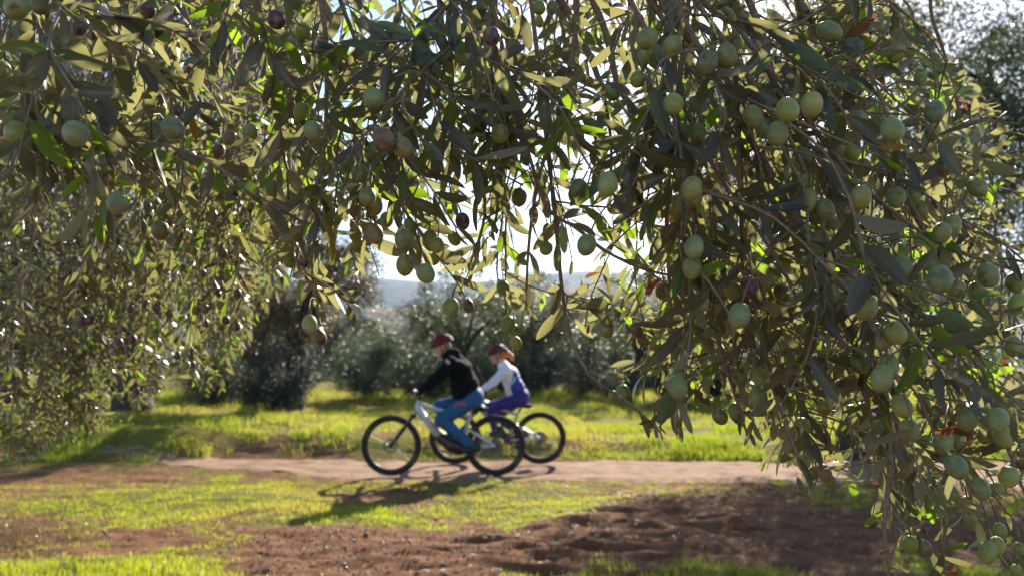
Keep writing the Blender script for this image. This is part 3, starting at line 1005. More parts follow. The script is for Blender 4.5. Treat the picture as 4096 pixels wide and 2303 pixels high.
def smooth_poly(p, it=2):
    p = np.asarray(p, float)
    for _ in range(it):
        q = [p[0]]
        for a, b in zip(p[:-1], p[1:]):
            q += [a * .75 + b * .25, a * .25 + b * .75]
        q.append(p[-1]); p = np.array(q)
    return p


class LeafBag:
    def __init__(s): s.P = []; s.D = []; s.N = []; s.L = []; s.k = []

    def add(s, P, D, N, L, k=0):
        s.P.append(P); s.D.append(D); s.N.append(N); s.L.append(L); s.k.append(k)

    def arr(s):
        return np.array(s.P), nrm(np.array(s.D)), nrm(np.array(s.N)), np.array(s.L)


def leafy(bag, pts, arc, s0, s1, size, rng, step=0.024, up=0.55, tag_=0):
    """opposite pairs of leaves from arc length s0 to s1 measured from the tip"""
    s = s0; node = rng.integers(0, 4)
    ph0 = rng.uniform(0, 6.28)
    while s < min(s1, arc[-1] - 0.005):
        i = min(max(np.searchsorted(arc, s), 1), len(arc) - 1)
        f = (s - arc[i - 1]) / (arc[i] - arc[i - 1] + 1e-9)
        p = pts[i - 1] * (1 - f) + pts[i] * f
        T = nrm(pts[i - 1] - pts[i])
        a = nrm(np.cross(T, [0.3, 0.9, 0.25])); b = np.cross(T, a)
        ph = ph0 + node * 1.57 + rng.normal(0, .25)
        for sg in (0, math.pi):
            if rng.uniform() < 0.13: continue
            S = math.cos(ph + sg) * a + math.sin(ph + sg) * b
            an = rng.normal(0.85, .22) if s > 0.03 else rng.normal(.4, .15)
            D = T * math.cos(an) + S * math.sin(an) + np.array([0, 0, -0.06]) + rng.normal(0, .16, 3)
            D = nrm(D)
            N = nrm(T * 0.25 + np.array([0, 0, up]) + rng.normal(0, .42 if up > .3 else .6, 3) + (np.array([0, -.85, 0]) if up < .3 else 0))
            g = min(1.0, 0.5 + s / 0.09)
            bag.add(p, D, N, size * rng.uniform(.78, 1.2) * g, tag_)
        node += 1
        s += step * rng.uniform(.75, 1.35)


def stem_radius(arc, r0, r1):
    return r0 + (r1 - r0) * np.clip(arc / 0.8, 0, 1) ** .9


def knots(pts, rad, rng):
    """slightly swollen leaf nodes"""
    m = 1 + 0.28 * (rng.uniform(0, 1, len(pts)) > .7) - .08 * rng.uniform(0, 1, len(pts))
    return rad * m


def limb_points(polys):
    out = []
    for p in polys:
        q, _ = resample(smooth_poly(p), 0.04)
        out.append(q)
    return np.vstack(out)


def thin(x, y):
    k = np.ones_like(x)
    k[(x > 1950) & (x < 2660) & (y > 640) & (y < 1340)] = .55
    k[(x > 1380) & (x < 1950) & (y > 820) & (y < 1140)] = .85
    k[(x > 1300) & (x < 2700) & (y < 640)] = .8
    k[x > 2750] = .74
    return k


class HangTree:
    def __init__(s, name, label, base, trunk_pts, trunk_r, limbs, leafmat, leaf_size, twig_r, seed):
        s.rng = np.random.default_rng(seed)
        s.root = empty(name, base)
        tag(s.root, label, 'tree')
        s.base = np.array(base, float)
        s.leafmat = leafmat; s.size = leaf_size; s.tr = twig_r
        A = Acc()
        p, arc = resample(smooth_poly(trunk_pts), 0.08)
        rad = trunk_r * np.interp(np.linspace(0, 1, len(p)), [0, .15, .4, 1], [1.5, 1.1, .95, .8])
        A.tube(p - s.base, rad, 16)
        V = A.v[-1]
        A.v[-1] = V + (fbm(V[:, 0] * 7, V[:, 1] * 7, V[:, 2] * 4, 3) - .5)[:, None] * nrm(V * [1, 1, 0]) * trunk_r * .7
        A.build('trunk', M['bark'], s.root)
        for l in limbs:
            p, arc = resample(smooth_poly(l), 0.05)
            A = Acc(); A.tube(p - s.base, np.linspace(trunk_r * .5, 0.012, len(p)), 10)
            A.build('limb', M['bark'], s.root)
        s.lp = limb_points([l[1:] for l in limbs])
        s.bag = LeafBag()
        s.stems = []      # (pts, radii, weight)
        s.clear = []
        s.wood = []

    def anchor(s, tip, dx, rng):
        d = np.abs(s.lp[:, 0] - (tip[0] + dx)) * 1.6 + np.abs(s.lp[:, 1] - tip[1]) + rng.uniform(0, .25, len(s.lp))
        return s.lp[np.argmin(d)]

    def fork(s, tip, dx, reach):
        if not s.wood: return None
        W = np.vstack(s.wood)
        v = W - tip
        hz = np.hypot(v[:, 0] - dx * .3, v[:, 1] * 1.3)
        dist = np.linalg.norm(v, axis=1)
        ok = (v[:, 2] > .05) & (dist > .09) & (dist < reach) & (hz < .75 * v[:, 2] + .10)
        if not ok.any(): return None
        c = np.where(ok)[0]
        sc_ = hz[c] + .35 * dist[c] + s.rng.uniform(0, .08, len(c))
        return W[c[np.argmin(sc_)]]

    def shoot(s, tip, dx=0.0, leaf_len=0.4, hook=None, start=0.004, step=0.024, weight=0, arch=0.5, side=0.16, size=None, up=.55, reach=0.0):
        rng = s.rng
        tip = np.asarray(tip, float)
        an = s.fork(tip, dx, reach) if reach else None
        forked = an is not None
        if not forked: an = s.anchor(tip, dx, rng)
        mid = (tip + an) / 2
        ctl = mid * (1 - arch) + np.array([tip[0], tip[1], an[2]]) * arch
        ln = np.linalg.norm(an - tip)
        p = bez(tip, ctl, an, max(6, int(ln / 0.02)))
        p, arc = resample(p, 0.018)
        w = np.stack([fbm(arc * 9 + rng.uniform(0, 99), 0 * arc, k, 2) - .5 for k in range(3)], -1) * 0.05
        p = p + w * np.minimum(1, (arc[-1] - arc) / .1)[:, None]
        if hook is not None:
            f = np.clip(1 - arc / 0.13, 0, 1) ** 2
            p = p + f[:, None] * hook
        p, arc = resample(p, 0.018)
        s.wood.append(p[len(p) // 4:-1:3])
        if forked: leaf_len = max(leaf_len, arc[-1] * .8)
        return s.finish(p, arc, leaf_len, start, step, weight, side, size, up)

    def finish(s, p, arc, leaf_len, start, step, weight, side, size=None, up=.55):
        rng = s.rng
        size = size or s.size
        s.stems.append((p, knots(p, stem_radius(arc, s.tr * .8, s.tr * 2.6), rng), weight))
        leafy(s.bag, p, arc, start, leaf_len, size, rng, step, up)
        # side twiglets
        q = 0.08
        while q < min(leaf_len + .15, arc[-1] - .05):
            if rng.uniform() < side:
                i = np.searchsorted(arc, q)
                T = nrm(p[i - 1] - p[i])
                d = nrm(T * .55 + rand_unit(1, rng)[0] * .75)
                l = rng.uniform(.05, .14) * s.size / .055
                e = p[i] + d * l + np.array([0, 0, -.2 * l])
                tp, ta = resample(bez(e, p[i] + d * l * .55, p[i], 8), 0.012)
                s.stems.append((tp, stem_radius(ta, s.tr * .6, s.tr * 1.6), -1))
                leafy(s.bag, tp, ta, 0.003, l, size * .95, rng, step, up)
            q += 0.022
        return p

    def build(s, accept, n_parts=300, n_branch=290):
        P, D, N, L = s.bag.arr()
        rng = s.rng
        W = L * rng.uniform(.21, .31, len(L))
        tips = P + D * L[:, None]
        x, y, d = to_px(tips)
        x0, y0, d0 = to_px(P)
        ok = accept(x, y, d) & accept(x0, y0, d0) & (rng.uniform(0, 1, len(x)) < thin(x, y))
        mid = P + D * (L * .55)[:, None]
        mx_, my_, md_ = to_px(mid)
        for (ox_, oy_, od_, orad) in s.clear:          # foliage does not hide most of the fruit
            hit = (np.hypot(mx_ - ox_, my_ - oy_) < orad * 1.15) & (md_ < od_) & (rng.uniform(0, 1, len(L)) < .8)
            ok &= ~hit
        P, D, N, L, W = P[ok], D[ok], N[ok], L[ok], W[ok]
        x, y, d = x[ok], y[ok], d[ok]
        view = nrm(P - CAM)
        area = L * W * (0.25 + np.abs((N * view).sum(1))) / d ** 2
        vis = (x > 0) & (x < 4096) & (y > 0) & (y < 2303)
        sc = area * vis / d
        order = np.argsort(-sc)
        big = order[:n_parts]; rest = order[n_parts:]
        # leaves big enough to pick out: one object each, sharing twelve blades
        var = []
        for k in range(12):
            r = [0.05, .12, .22, .3, .38, .45, .52, .6, .68, .75, .9, .97][k]
            V, q, at = leaves_full(np.zeros((1, 3)), np.array([[1., 0, 0]]), np.array([[0, 0, 1.]]), np.ones(1), np.full(1, 0.23), np.full(1, rng.uniform(-.12, .38)), np.full(1, rng.normal(0, .05)), np.full(1, r))
            var.append(mesh(s.root.name + '_leaf', V, q, s.leafmat, True, at))
        for i in big:
            o = bpy.data.objects.new('leaf', var[rng.integers(0, 12)])
            COL.objects.link(o); o.parent = s.root
            S = np.cross(N[i], D[i]); S /= np.linalg.norm(S); Nn = np.cross(D[i], S)
            m = np.eye(4)
            wl_ = W[i] / .23
            m[:3, 0] = D[i] * L[i]; m[:3, 1] = S * wl_; m[:3, 2] = Nn * wl_; m[:3, 3] = P[i] - s.base
            o.matrix_local = Matrix(m.tolist())
        P, D, N, L, W = P[rest], D[rest], N[rest], L[rest], W[rest]
        n = len(P)
        if s.size > .05 and n < 26000:
            V, q, at = leaves_full(P - s.base, D, N, L, W, rng.uniform(-.12, .4, n), rng.normal(0, .05, n), rng.uniform(0, 1, n))
        else:
            V, q, at = leaves_full(P - s.base, D, N, L, W, rng.uniform(-.12, .4, n), rng.normal(0, .05, n), rng.uniform(0, 1, n),
                                   np.array([0, .2, .55, 1]), np.array([.08, .7, 1, .03]))
        o = add('leaves', mesh(s.root.name + '_leaves', V, q, s.leafmat, True, at), s.root); o['kind'] = 'stuff'
        # branches
        st = sorted(s.stems, key=lambda t: -t[2])
        A = Acc()
        for k, (p, r, w) in enumerate(st):
            if w < 5:
                sx, sy, sd = to_px(p)
                if np.any((sy > 0) & (sx < 4110) & (sx > 0) & ~accept(sx, sy - 60, sd)): continue
            if w < 0 or k >= n_branch:
                A.tube(p - s.base, r, 4, cap=False)
            else:
                B = Acc(); B.tube(p - s.base, r, 6); B.build('branch', M['twig'], s.root)
        if A.v:
            o = A.build('twigs', M['twig'], s.root); o['kind'] = 'stuff'
        return n


# ---- the near tree: its trunk stands out of frame on the right, its limbs arch overhead
NEAR = HangTree('olive_tree', 'nearest olive tree with green olives on sprays hanging across the top', (2.6, 1.35, float(gh(2.6, 1.35))),
                [(2.6, 1.35, -.2), (2.55, 1.3, .8), (2.6, 1.4, 1.4), (2.5, 1.35, 1.9)], 0.17,
                [[(2.5, 1.35, 1.8), (1.7, 1.3, 2.35), (.7, 1.2, 2.55), (-.5, 1.15, 2.5), (-1.7, 1.2, 2.3)],
                 [(2.52, 1.36, 1.85), (1.9, 1.9, 2.5), (.9, 1.85, 2.78), (-.2, 1.75, 2.72), (-1.5, 1.8, 2.55)],
                 [(2.5, 1.34, 1.82), (1.7, .95, 2.28), (.8, .85, 2.32), (-.3, .82, 2.36), (-1.1, .85, 2.25)],
                 [(2.52, 1.35, 1.7), (1.9, 1.5, 2.0), (1.4, 1.45, 2.12), (1.15, 1.3, 2.15)]],
                M['leaf_near'], 0.051, 0.0012, 5)
YM = np.array([[-400, 930], [0, 960], [400, 980], [800, 960], [1000, 930], [1120, 1120], [1200, 1330], [1400, 1330], [1470, 1130], [1600, 1000], [1700, 1080], [1850, 1150],
               [1950, 1270], [2080, 1380], [2200, 1260], [2350, 1350], [2500, 1560], [2600, 1740], [2680, 1780], [2740, 1740], [2800, 1780], [3000, 1860], [3250, 1930], [3400, 1880], [3520, 2250], [3700, 2420], [4600, 2420]])


def near_ok(x, y, d, m=40):
    return (y < np.interp(x, YM[:, 0], YM[:, 1]) + m) & (x < 3500 + (y + 60) * 0.98 + m)


# olives: crop number, x, y, radius (crop pixels), kind  g grey green with shade in its colour, y yellow green with sunlight in its colour, b blushing, p purple
CROPS = {1: (0, 0), 2: (1024, 0), 3: (2048, 0), 4: (3072, 0), 5: (0, 768), 6: (1024, 768), 7: (2048, 768), 8: (3072, 768), 9: (2048, 1535), 10: (3072, 1535)}
OL = {
    1: "135,50,95,g 305,20,85,g 160,110,65,y 435,5,55,y 385,340,80,g 300,410,75,y 5,530,70,g 120,1000,85,g 570,1010,95,g 1305,970,88,g 1180,1000,75,g 725,1250,80,g 1300,1110,60,g 1120,75,58,p 610,200,60,p 935,980,60,g 1650,1140,50,b 1730,1040,55,b 1825,590,60,y 1900,990,50,y 1345,830,45,p 0,1360,40,g",
    2: "10,145,62,g 155,150,72,p 310,320,62,g 200,310,55,y 380,425,50,y 360,240,60,y 885,740,82,g 870,850,60,y 1560,425,68,g 1778,275,72,p 1785,150,55,b 1695,95,50,b 342,843,62,g 428,988,70,g 965,1045,84,b 1105,1115,80,b 885,1150,70,g 690,1230,65,g 785,1310,70,g 1840,1010,68,g 1615,1187,55,y 1270,1240,45,b 1750,690,55,b 1690,720,50,y 1760,820,50,y 1270,490,45,g 120,1420,60,g 1800,1330,40,y 1690,1280,35,y 1190,1370,45,p 510,1290,45,b",
    3: "945,165,60,g 1020,295,84,g 990,420,70,g 1090,425,72,g 1210,350,75,g 205,60,55,y 300,60,45,y 205,160,40,y 950,600,62,y 1025,620,40,y 755,700,62,y 1110,730,62,y 1220,785,80,y 1180,630,60,y 1400,1000,70,g 1170,1010,55,y 1250,1090,65,y 1380,790,60,y 1300,690,50,y 940,900,40,y 1470,480,85,g 1620,420,80,g 1820,880,80,g 1900,970,70,g 150,1030,50,y 230,1350,45,y 320,690,50,y 290,380,40,y 500,1420,70,g 720,1390,80,g 1470,1370,60,g 1360,1420,80,g 1560,1290,60,y",
    4: "965,400,72,y 320,505,70,g 150,830,88,g 330,790,85,g 70,1010,85,g 260,1175,68,g 510,1110,65,g 640,1100,60,g 625,1160,65,g 490,1220,60,g 715,1265,65,g 270,1385,72,g 680,915,72,g 935,980,85,g 860,890,65,g 460,240,80,g 655,530,55,y 1255,840,78,g 1150,600,50,y 1240,1000,60,y 1330,1250,70,b 1575,1410,70,g 1380,1400,55,y 930,1430,60,g 770,800,60,g",
    5: "890,80,82,g 1210,290,70,b 1330,80,45,b",
    6: "842,30,70,g 888,103,72,g 1117,360,76,g 1125,550,72,g 1280,615,74,g 1315,365,65,g 1365,400,60,y 895,315,70,b 850,350,50,y 752,315,54,y 765,400,48,y 735,425,38,y 835,250,45,y 745,240,42,y 985,210,55,y 1558,222,58,p 1495,350,50,y 1345,495,50,y 1155,250,45,g 255,508,56,y 362,520,46,p 405,570,40,y 350,620,45,y 405,993,62,g 475,1090,58,b 1470,865,65,g 1603,855,44,p 1865,720,52,y 1900,995,60,y 120,30,55,b",
    7: "55,40,62,g 480,25,60,y 563,400,78,g 258,420,54,y 270,290,44,y 375,300,44,y 1275,95,72,g 1250,170,60,y 1360,20,80,g 1375,415,76,g 1430,460,55,g 1357,575,76,g 1840,500,45,y 1790,710,68,p 1665,745,70,g 1580,740,65,g 1715,930,86,g 1575,900,58,y 1425,825,65,y 1130,745,52,b 705,1028,60,g 940,1040,52,b 985,1110,45,b 1225,1425,72,g 1300,1415,50,g 1785,1110,60,g 1830,1250,60,g 1720,1385,60,g 1870,1390,60,y 30,1140,48,y 10,1030,35,y 75,1030,33,y 1500,430,40,b 1600,340,40,y",
    8: "435,135,72,g 350,180,65,g 465,250,60,g 620,230,68,g 300,60,75,g 700,40,80,g 965,40,75,g 1090,40,60,g 1145,150,60,y 250,250,45,y 1385,250,70,g 1310,310,70,y 612,548,70,g 822,555,74,g 585,665,73,g 520,660,50,g 475,770,70,g 590,810,65,g 740,880,85,g 720,640,60,g 1010,560,78,g 1000,450,60,g 1095,645,65,g 1175,740,60,g 1295,655,95,g 1205,530,65,g 1660,625,78,g 1865,680,72,g 1580,740,65,y 1430,740,65,y 1880,840,70,y 115,555,58,y 105,760,62,b 965,1060,80,g 860,1110,82,g 910,1300,78,g 860,1400,85,g 990,1260,60,g 1130,1270,75,g 685,1290,67,g 830,1230,60,y 150,1230,60,g 240,1240,55,g 100,1380,55,g 30,1280,45,g 390,1310,65,b 400,1130,50,y 1850,1160,65,g 1920,1190,55,g 1430,1225,40,y 1320,1410,50,y 1895,1390,40,g 540,1290,45,b 170,1380,40,y",
    9: "835,65,55,g 760,90,35,y 1570,245,60,g 1690,210,60,g 1480,120,38,y 1250,20,80,g 1860,90,70,g",
    10: "1010,165,76,g 810,70,60,y 890,260,54,y 420,180,56,y 258,320,65,g 115,360,45,y 410,310,40,y 1070,350,75,g 1195,455,66,g 1320,430,75,g 1420,440,50,y 1510,260,75,g 1175,165,55,y 1735,270,80,g 1690,200,50,g 1775,400,74,g 1640,390,60,y 1420,625,82,g 1375,830,66,g 1600,790,75,g 1815,700,75,y 1290,770,35,y 1500,910,55,y 1530,1020,45,y 1655,1265,68,y 1730,1215,58,y 1750,1100,50,g 985,610,35,y 270,590,54,y 345,675,48,y 422,670,60,b 465,740,55,y 362,830,57,y 1075,1210,60,y 1175,1240,66,b 1190,1080,45,p 1870,1400,40,y 1910,500,50,y 1890,1240,45,y 1720,800,60,y 90,90,35,y",
}
OR = np.random.default_rng(99)
KC = {'g': ((0.185, 0.225, 0.085), .95), 'y': ((0.22, 0.245, 0.04), .95), 'b': ((0.19, 0.15, 0.06), .62), 'p': ((0.085, 0.035, 0.05), .4)}  # g and y tint the same green fruit as shaded and as sunlit
olives = []
for c, txt in OL.items():
    ox, oy = CROPS[c]
    for it in txt.split():
        x, y, r, k = it.split(',')
        px, py, pr = ox + float(x) / 1.886, oy + float(y) / 1.886, float(r) / 1.886
        rad = OR.uniform(.0098, .0112) * (0.92 if k in 'yp' else 1.0)
        d = float(np.clip(rad * FPX / pr, .6, 1.45))
        olives.append([px, py, d, rad * (pr / (rad * FPX / d)), k])
# clusters share a fruiting shoot
left = list(range(len(olives)))
clusters = []
while left:
    a = left.pop(0); cl = [a]
    grow = True
    while grow and len(cl) < 4:
        grow = False
        for b in list(left):
            if any(math.hypot(olives[b][0] - olives[c][0], olives[b][1] - olives[c][1]) < 95 and abs(olives[b][2] - olives[c][2]) < .22 for c in cl):
                cl.append(b); left.remove(b); grow = True
                if len(cl) >= 4: break
    clusters.append(cl)


def route_ok(tip, an):
    t = np.linspace(0, 1, 12)[:, None]
    q = np.asarray(tip) * (1 - t) + np.asarray(an) * t
    x, y, d = to_px(q)
    return bool(np.all(near_ok(x, y, d, 30) | (y < -10) | (x > 4130)))


def lean_at(px):
    return -0.04 - 0.42 * float(sstep(2500, 3900, px)) + .1 * float(sstep(900, -100, px)) + OR.normal(0, .07)


OLMESH = []
V0, f4, f3 = uvs(20, 14)
for k in range(3):
    V = V0.copy()
    V[:, 2] *= [1.26, 1.36, 1.17][k]
    V[:, :2] *= (1 + [0.02, -.05, .04][k] * V[:, 2:3])
    dim = np.exp(-((V[:, 0] ** 2 + V[:, 1] ** 2) / .05)) * (V[:, 2] > 0) * .07
    V[:, 2] -= dim
    tipn = np.exp(-((V[:, 0] ** 2 + V[:, 1] ** 2) / .012)) * (V[:, 2] < 0) * .06
    V[:, 2] -= tipn
    OLMESH.append(mesh('olive', V * 0.01, [f4, f3], M['olive']))


def put_olive(tree, p, rad, kind, target, rng, mul=1.0):
    o = bpy.data.objects.new('olive', OLMESH[rng.integers(0, 3)])
    COL.objects.link(o); o.parent = tree.root
    ax = nrm(np.array([rng.normal(0, .3), rng.normal(0, .3), 1.0]) + 0.55 * nrm(target - p))
    o.location = p - tree.base
    o.rotation_euler = Vector(ax).to_track_quat('Z', 'Y').to_euler()
    s = rad / 0.01 / 1.06
    o.scale = (s, s, s)
    (cr, cg, cb), al = KC[kind]
    j = rng.normal(.95, .17) * mul
    if kind == 'g':
        h_ = rng.uniform(0, 1); cr, cg, cb = .165 + .07 * h_, .205 + .035 * h_, .085 - .04 * h_
    o.color = (max(.01, cr * j * rng.uniform(.9, 1.1)), cg * j, max(.01, cb * j * rng.uniform(.85, 1.2)), float(np.clip(al + rng.normal(0, .06), .3, 1)))
    # stalk
    st = p + ax * rad * 1.02
    A = Acc()
    ctl = st + ax * np.linalg.norm(target - st) * .45
    loc = bez(st, ctl, target, 6)
    A.tube(loc - tree.base, np.linspace(.0011, .0008, 6), 5)
    k = A.build('stalk', M['stalk'], o)
    bpy.context.view_layer
    k.matrix_parent_inverse = Matrix.LocRotScale(o.location, o.rotation_euler, o.scale).inverted()


# stems that stand out in the photograph
HERO = [
    ([(1290, -60), (1310, 300), (1300, 650), (1210, 900), (1175, 1070), (1270, 1160), (1390, 1165)], .86, .004),
    ([(2310, -60), (2300, 200), (2240, 470), (2150, 700), (2110, 1000), (2105, 1230)], .92, .0042),
    ([(2200, -60), (2290, 80), (2400, 300), (2450, 560), (2440, 760)], 1.15, .0075),
    ([(2340, -60), (2430, 130), (2470, 370), (2560, 450), (2600, 570), (2660, 800), (2690, 1100)], 1.05, .0068),
    ([(2290, -60), (2480, 330), (2215, 780), (2240, 1100), (2270, 1330), (2350, 1510), (2460, 1570), (2620, 1700)][2:], .95, .0035),
    ([(2140, 840), (2300, 900), (2400, 1000), (2600, 1090), (2750, 1110)], .88, .003),
    ([(1330, -60), (1420, 150), (1480, 330), (1510, 600), (1600, 820), (1700, 950)], .9, .0035),
    ([(3160, 500), (3250, 800), (3340, 1040), (3430, 1100), (3520, 1290)], .8, .0042),
    ([(3540, 1500), (3560, 1700), (3560, 1900), (3530, 2100), (3560, 2330)], .84, .0048),
    ([(3560, 1570), (3610, 1800), (3700, 1950), (3800, 2050), (3760, 2200), (3800, 2330)], .86, .004),
    ([(430, -60), (440, 250), (465, 450), (440, 720)], .95, .0045),
    ([(690, -60), (670, 300), (730, 700)], 1.2, .005),
    ([(2650, 860), (2680, 1100), (2690, 1560)], 1.0, .0036),
    ([(2780, 900), (2850, 1300), (2990, 1740)], .95, .0036),
    ([(2960, 900), (3000, 1300), (3180, 1800), (3260, 1990)], .85, .0036),
    ([(3700, 900), (3830, 1250), (3960, 1600), (4090, 1950)], .9, .004),
    ([(2560, -60), (2800, 200), (3050, 480), (3330, 640), (3620, 700)], .86, .0055),
    ([(2700, -60), (3000, 150), (3300, 260), (3560, 300)], .95, .005),
    ([(2480, -60), (2700, 330), (2860, 700), (3100, 1000), (3230, 1290)], .84, .005),
    ([(3000, -60), (3120, 420), (3180, 900), (3420, 1350), (3500, 1750)], .88, .005),
    ([(3300, 600), (3560, 850), (3800, 1000), (4060, 1080)], .82, .004),
    ([(3400, 1000), (3600, 1200), (3860, 1330), (4120, 1380)], .84, .004),
    ([(150, -60), (120, 300), (200, 560), (380, 760)], .78, .004),
    ([(900, -60), (1010, 160), (1180, 260), (1420, 330), (1600, 300)], .95, .0045),
    ([(1750, -60), (1790, 300), (1850, 560), (1960, 800), (1900, 1020)], .92, .0042),
    ([(2000, -60), (1960, 300), (2020, 620), (1980, 900)], 1.0, .0042),
]
for pl, d, r in HERO:
    p = [PX(x, y, d + .03 * math.sin(k * 1.7)) for k, (x, y) in enumerate(pl)][::-1]
    an = NEAR.anchor(p[-1] + np.array([0, 0, .2]), lean_at(pl[0][0]), NEAR.rng)
    p = np.array(p + [an])
    p, arc = resample(smooth_poly(p, 3), .018)
    NEAR.wood.append(p[4:-1:2])
    NEAR.finish(p, arc, .34, .004, .026, 40, .2)
    q, rr, w = [t for t in NEAR.stems if t[2] == 40][-1]
    i = max(k for k in range(len(NEAR.stems)) if NEAR.stems[k][2] == 40)
    NEAR.stems[i] = (q, knots(q, np.interp(arc, [0, .35, 2], [.0016, r * .8, r * 1.25]), NEAR.rng), 40)

for cl in clusters:
    xs = [olives[c][0] for c in cl]; ys = [olives[c][1] for c in cl]; ds = [olives[c][2] for c in cl]
    mx, my, md = np.mean(xs), min(ys), np.mean(ds) + .012
    over = OR.choice([-.02, .03, .07], p=[.45, .35, .2])
    tip = PX(mx + OR.normal(0, 25), my - 40 + over * FPX / md, md)
    ym = np.interp(mx, YM[:, 0], YM[:, 1])
    if my > ym - 120: tip = PX(mx + OR.normal(0, 20), my - 50, md)
    hook = np.array([OR.normal(0, .05), OR.normal(0, .02), OR.uniform(0, .02)]) if OR.uniform() < .4 else None
    for tr in range(7):
        dx = lean_at(mx) - .18 * tr
        if route_ok(tip, NEAR.anchor(tip, dx, np.random.default_rng(1))): break
    p = NEAR.shoot(tip, dx, leaf_len=OR.uniform(.14, .30), hook=hook, step=.027, weight=5 + len(cl), arch=OR.uniform(.2, .75), side=.12, up=.12, reach=.36)
    for c in cl:
        q = PX(olives[c][0], olives[c][1], olives[c][2])
        dd = np.linalg.norm(p - (q + np.array([0, 0, .02])), axis=1)
        put_olive(NEAR, q, olives[c][3], olives[c][4], p[np.argmin(dd)], OR)

# the mass of other shoots
def fill_w(x, y):
    w = .62 if x < 1000 else .8
    if x > 2600: w = .72
    if 1350 < x < 2650 and y > 520: w = .6
    if 2050 < x < 2560 and 640 < y < 1100: w = .16
    if 1380 < x < 1800 and y > 800: w = .5
    return w


cnt = 0
fr = np.random.default_rng(4)
while cnt < 125:
    x = fr.uniform(-150, 4300); ym = np.interp(x, YM[:, 0], YM[:, 1])
    y = fr.uniform(-150, ym - 20)
    if not near_ok(x, y, 1, -40) or fr.uniform() > fill_w(x, y): continue
    d = fr.uniform(1.05, 1.75) if fr.uniform() < .93 or x > 2500 else fr.uniform(.82, 1.0)
    hook = np.array([fr.normal(0, .10), fr.normal(0, .05), fr.uniform(0, .07)]) if fr.uniform() < .6 else None
    tip = PX(x, y, d)
    for tr in range(6):
        dx = lean_at(x) + fr.normal(0, .22) - .12 * tr
        if route_ok(tip, NEAR.anchor(tip, dx, np.random.default_rng(1))): break
    NEAR.shoot(tip, dx, leaf_len=fr.uniform(.2, .45) if not (1400 < x < 2680 and y > 700) else fr.uniform(.1, .2), hook=hook, weight=1 / d, arch=fr.uniform(.0, .8), side=.2, reach=.30)
    cnt += 1
# dark leaf clusters hanging nearest to the eye
for x, y, d in [(120, 260, .74), (60, 620, .74), (210, 880, .76), (330, 640, .72), (480, 700, .7), (560, 480, .74), (700, 830, .72), (620, 250, .76), (880, 200, .78), (960, 330, .8), (1120, 420, .8),
                (1500, 230, .78), (1620, 330, .78), (1700, 520, .76), (1840, 300, .8), (1490, 640, .76), (1560, 760, .76), (1650, 900, .76), (1760, 860, .78), (1950, 560, .82), (2080, 250, .84), (2140, 480, .84),
                (2400, 820, .78), (2480, 870, .78), (2640, 880, .78), (2760, 950, .78), (2560, 740, .8), (2900, 700, .74), (3060, 980, .76), (3420, 760, .76), (2820, 1460, .76), (2700, 1500, .8), (3240, 1560, .78), (3640, 1260, .74), (3900, 1480, .76), (3820, 1900, .76)]:
    NEAR.shoot(PX(x + fr.normal(0, 15), y + fr.normal(0, 15), d), lean_at(x), leaf_len=fr.uniform(.09, .16), hook=np.array([fr.normal(0, .06), fr.normal(0, .02), fr.uniform(-.01, .03)]), weight=6, step=.019, side=.1, up=.1, size=.052, reach=.4)
# sprays: side branches that leave the hanging stems in all directions
pool = np.vstack([p for p, r, w in NEAR.stems if w >= 0])
qx, qy, qd = to_px(pool)
inn = (qx > -150) & (qx < 4250) & (qy > -200) & (qy < 2350)
pool, qx, qy, qd = pool[inn], qx[inn], qy[inn], qd[inn]
cnt = 0
while cnt < 250:
    if cnt < 40:                       # the ragged upper right edge
        ex = fr.uniform(3380, 4096); ey = (ex - 3500) / .98 - 60 + fr.uniform(0, 90)
        cand = np.where((qx < ex - 90) & (np.hypot(qx - ex, qy - ey) < 520) & (qd > .8))[0]
        if len(cand) == 0:
            cnt += 1; continue
        k = fr.choice(cand)
        e = PX(ex, ey, qd[k] + fr.normal(0, .06))
        ctl = (pool[k] + e) / 2 + np.array([0, 0, fr.uniform(-.03, .05)])
    else:
        k = fr.integers(0, len(pool))
        if fr.uniform() > fill_w(qx[k], qy[k]): continue
        a = fr.normal(-1.2, 1.0)
        l = fr.uniform(.10, .26)
        dr = np.array([math.cos(a) * fr.choice([-1, 1]), fr.normal(0, .5), math.sin(a)])
        e = pool[k] + nrm(dr) * l
        ex, ey, ed = to_px(e)
        if not near_ok(ex, ey, ed, -30) or ed < .88: continue
        ctl = (pool[k] + e) / 2 + np.array([0, 0, fr.uniform(.0, .08)])
    p, arc = resample(wobble(bez(e, ctl, pool[k], 14), .0015, int(fr.integers(1e6))), .014)
    NEAR.finish(p, arc, arc[-1] * .85, .003, .024, 2, .15)
    cnt += 1
# a little crown over the frame
for k in range(22):
    t = PX(fr.uniform(-600, 4400), fr.uniform(-700, -120), fr.uniform(.9, 2.0))
    NEAR.shoot(t, fr.normal(0, .1), leaf_len=.35, weight=-1, side=.2, step=.03)


def near_accept(x, y, d):
    return near_ok(x, y, d) | (y < -30)


NEAR.clear = [(o[0], o[1], o[2], o[3] * FPX / o[2]) for o in olives if o[4] in 'gbp' or OR.uniform() < .5]
nl_near = NEAR.build(near_accept)

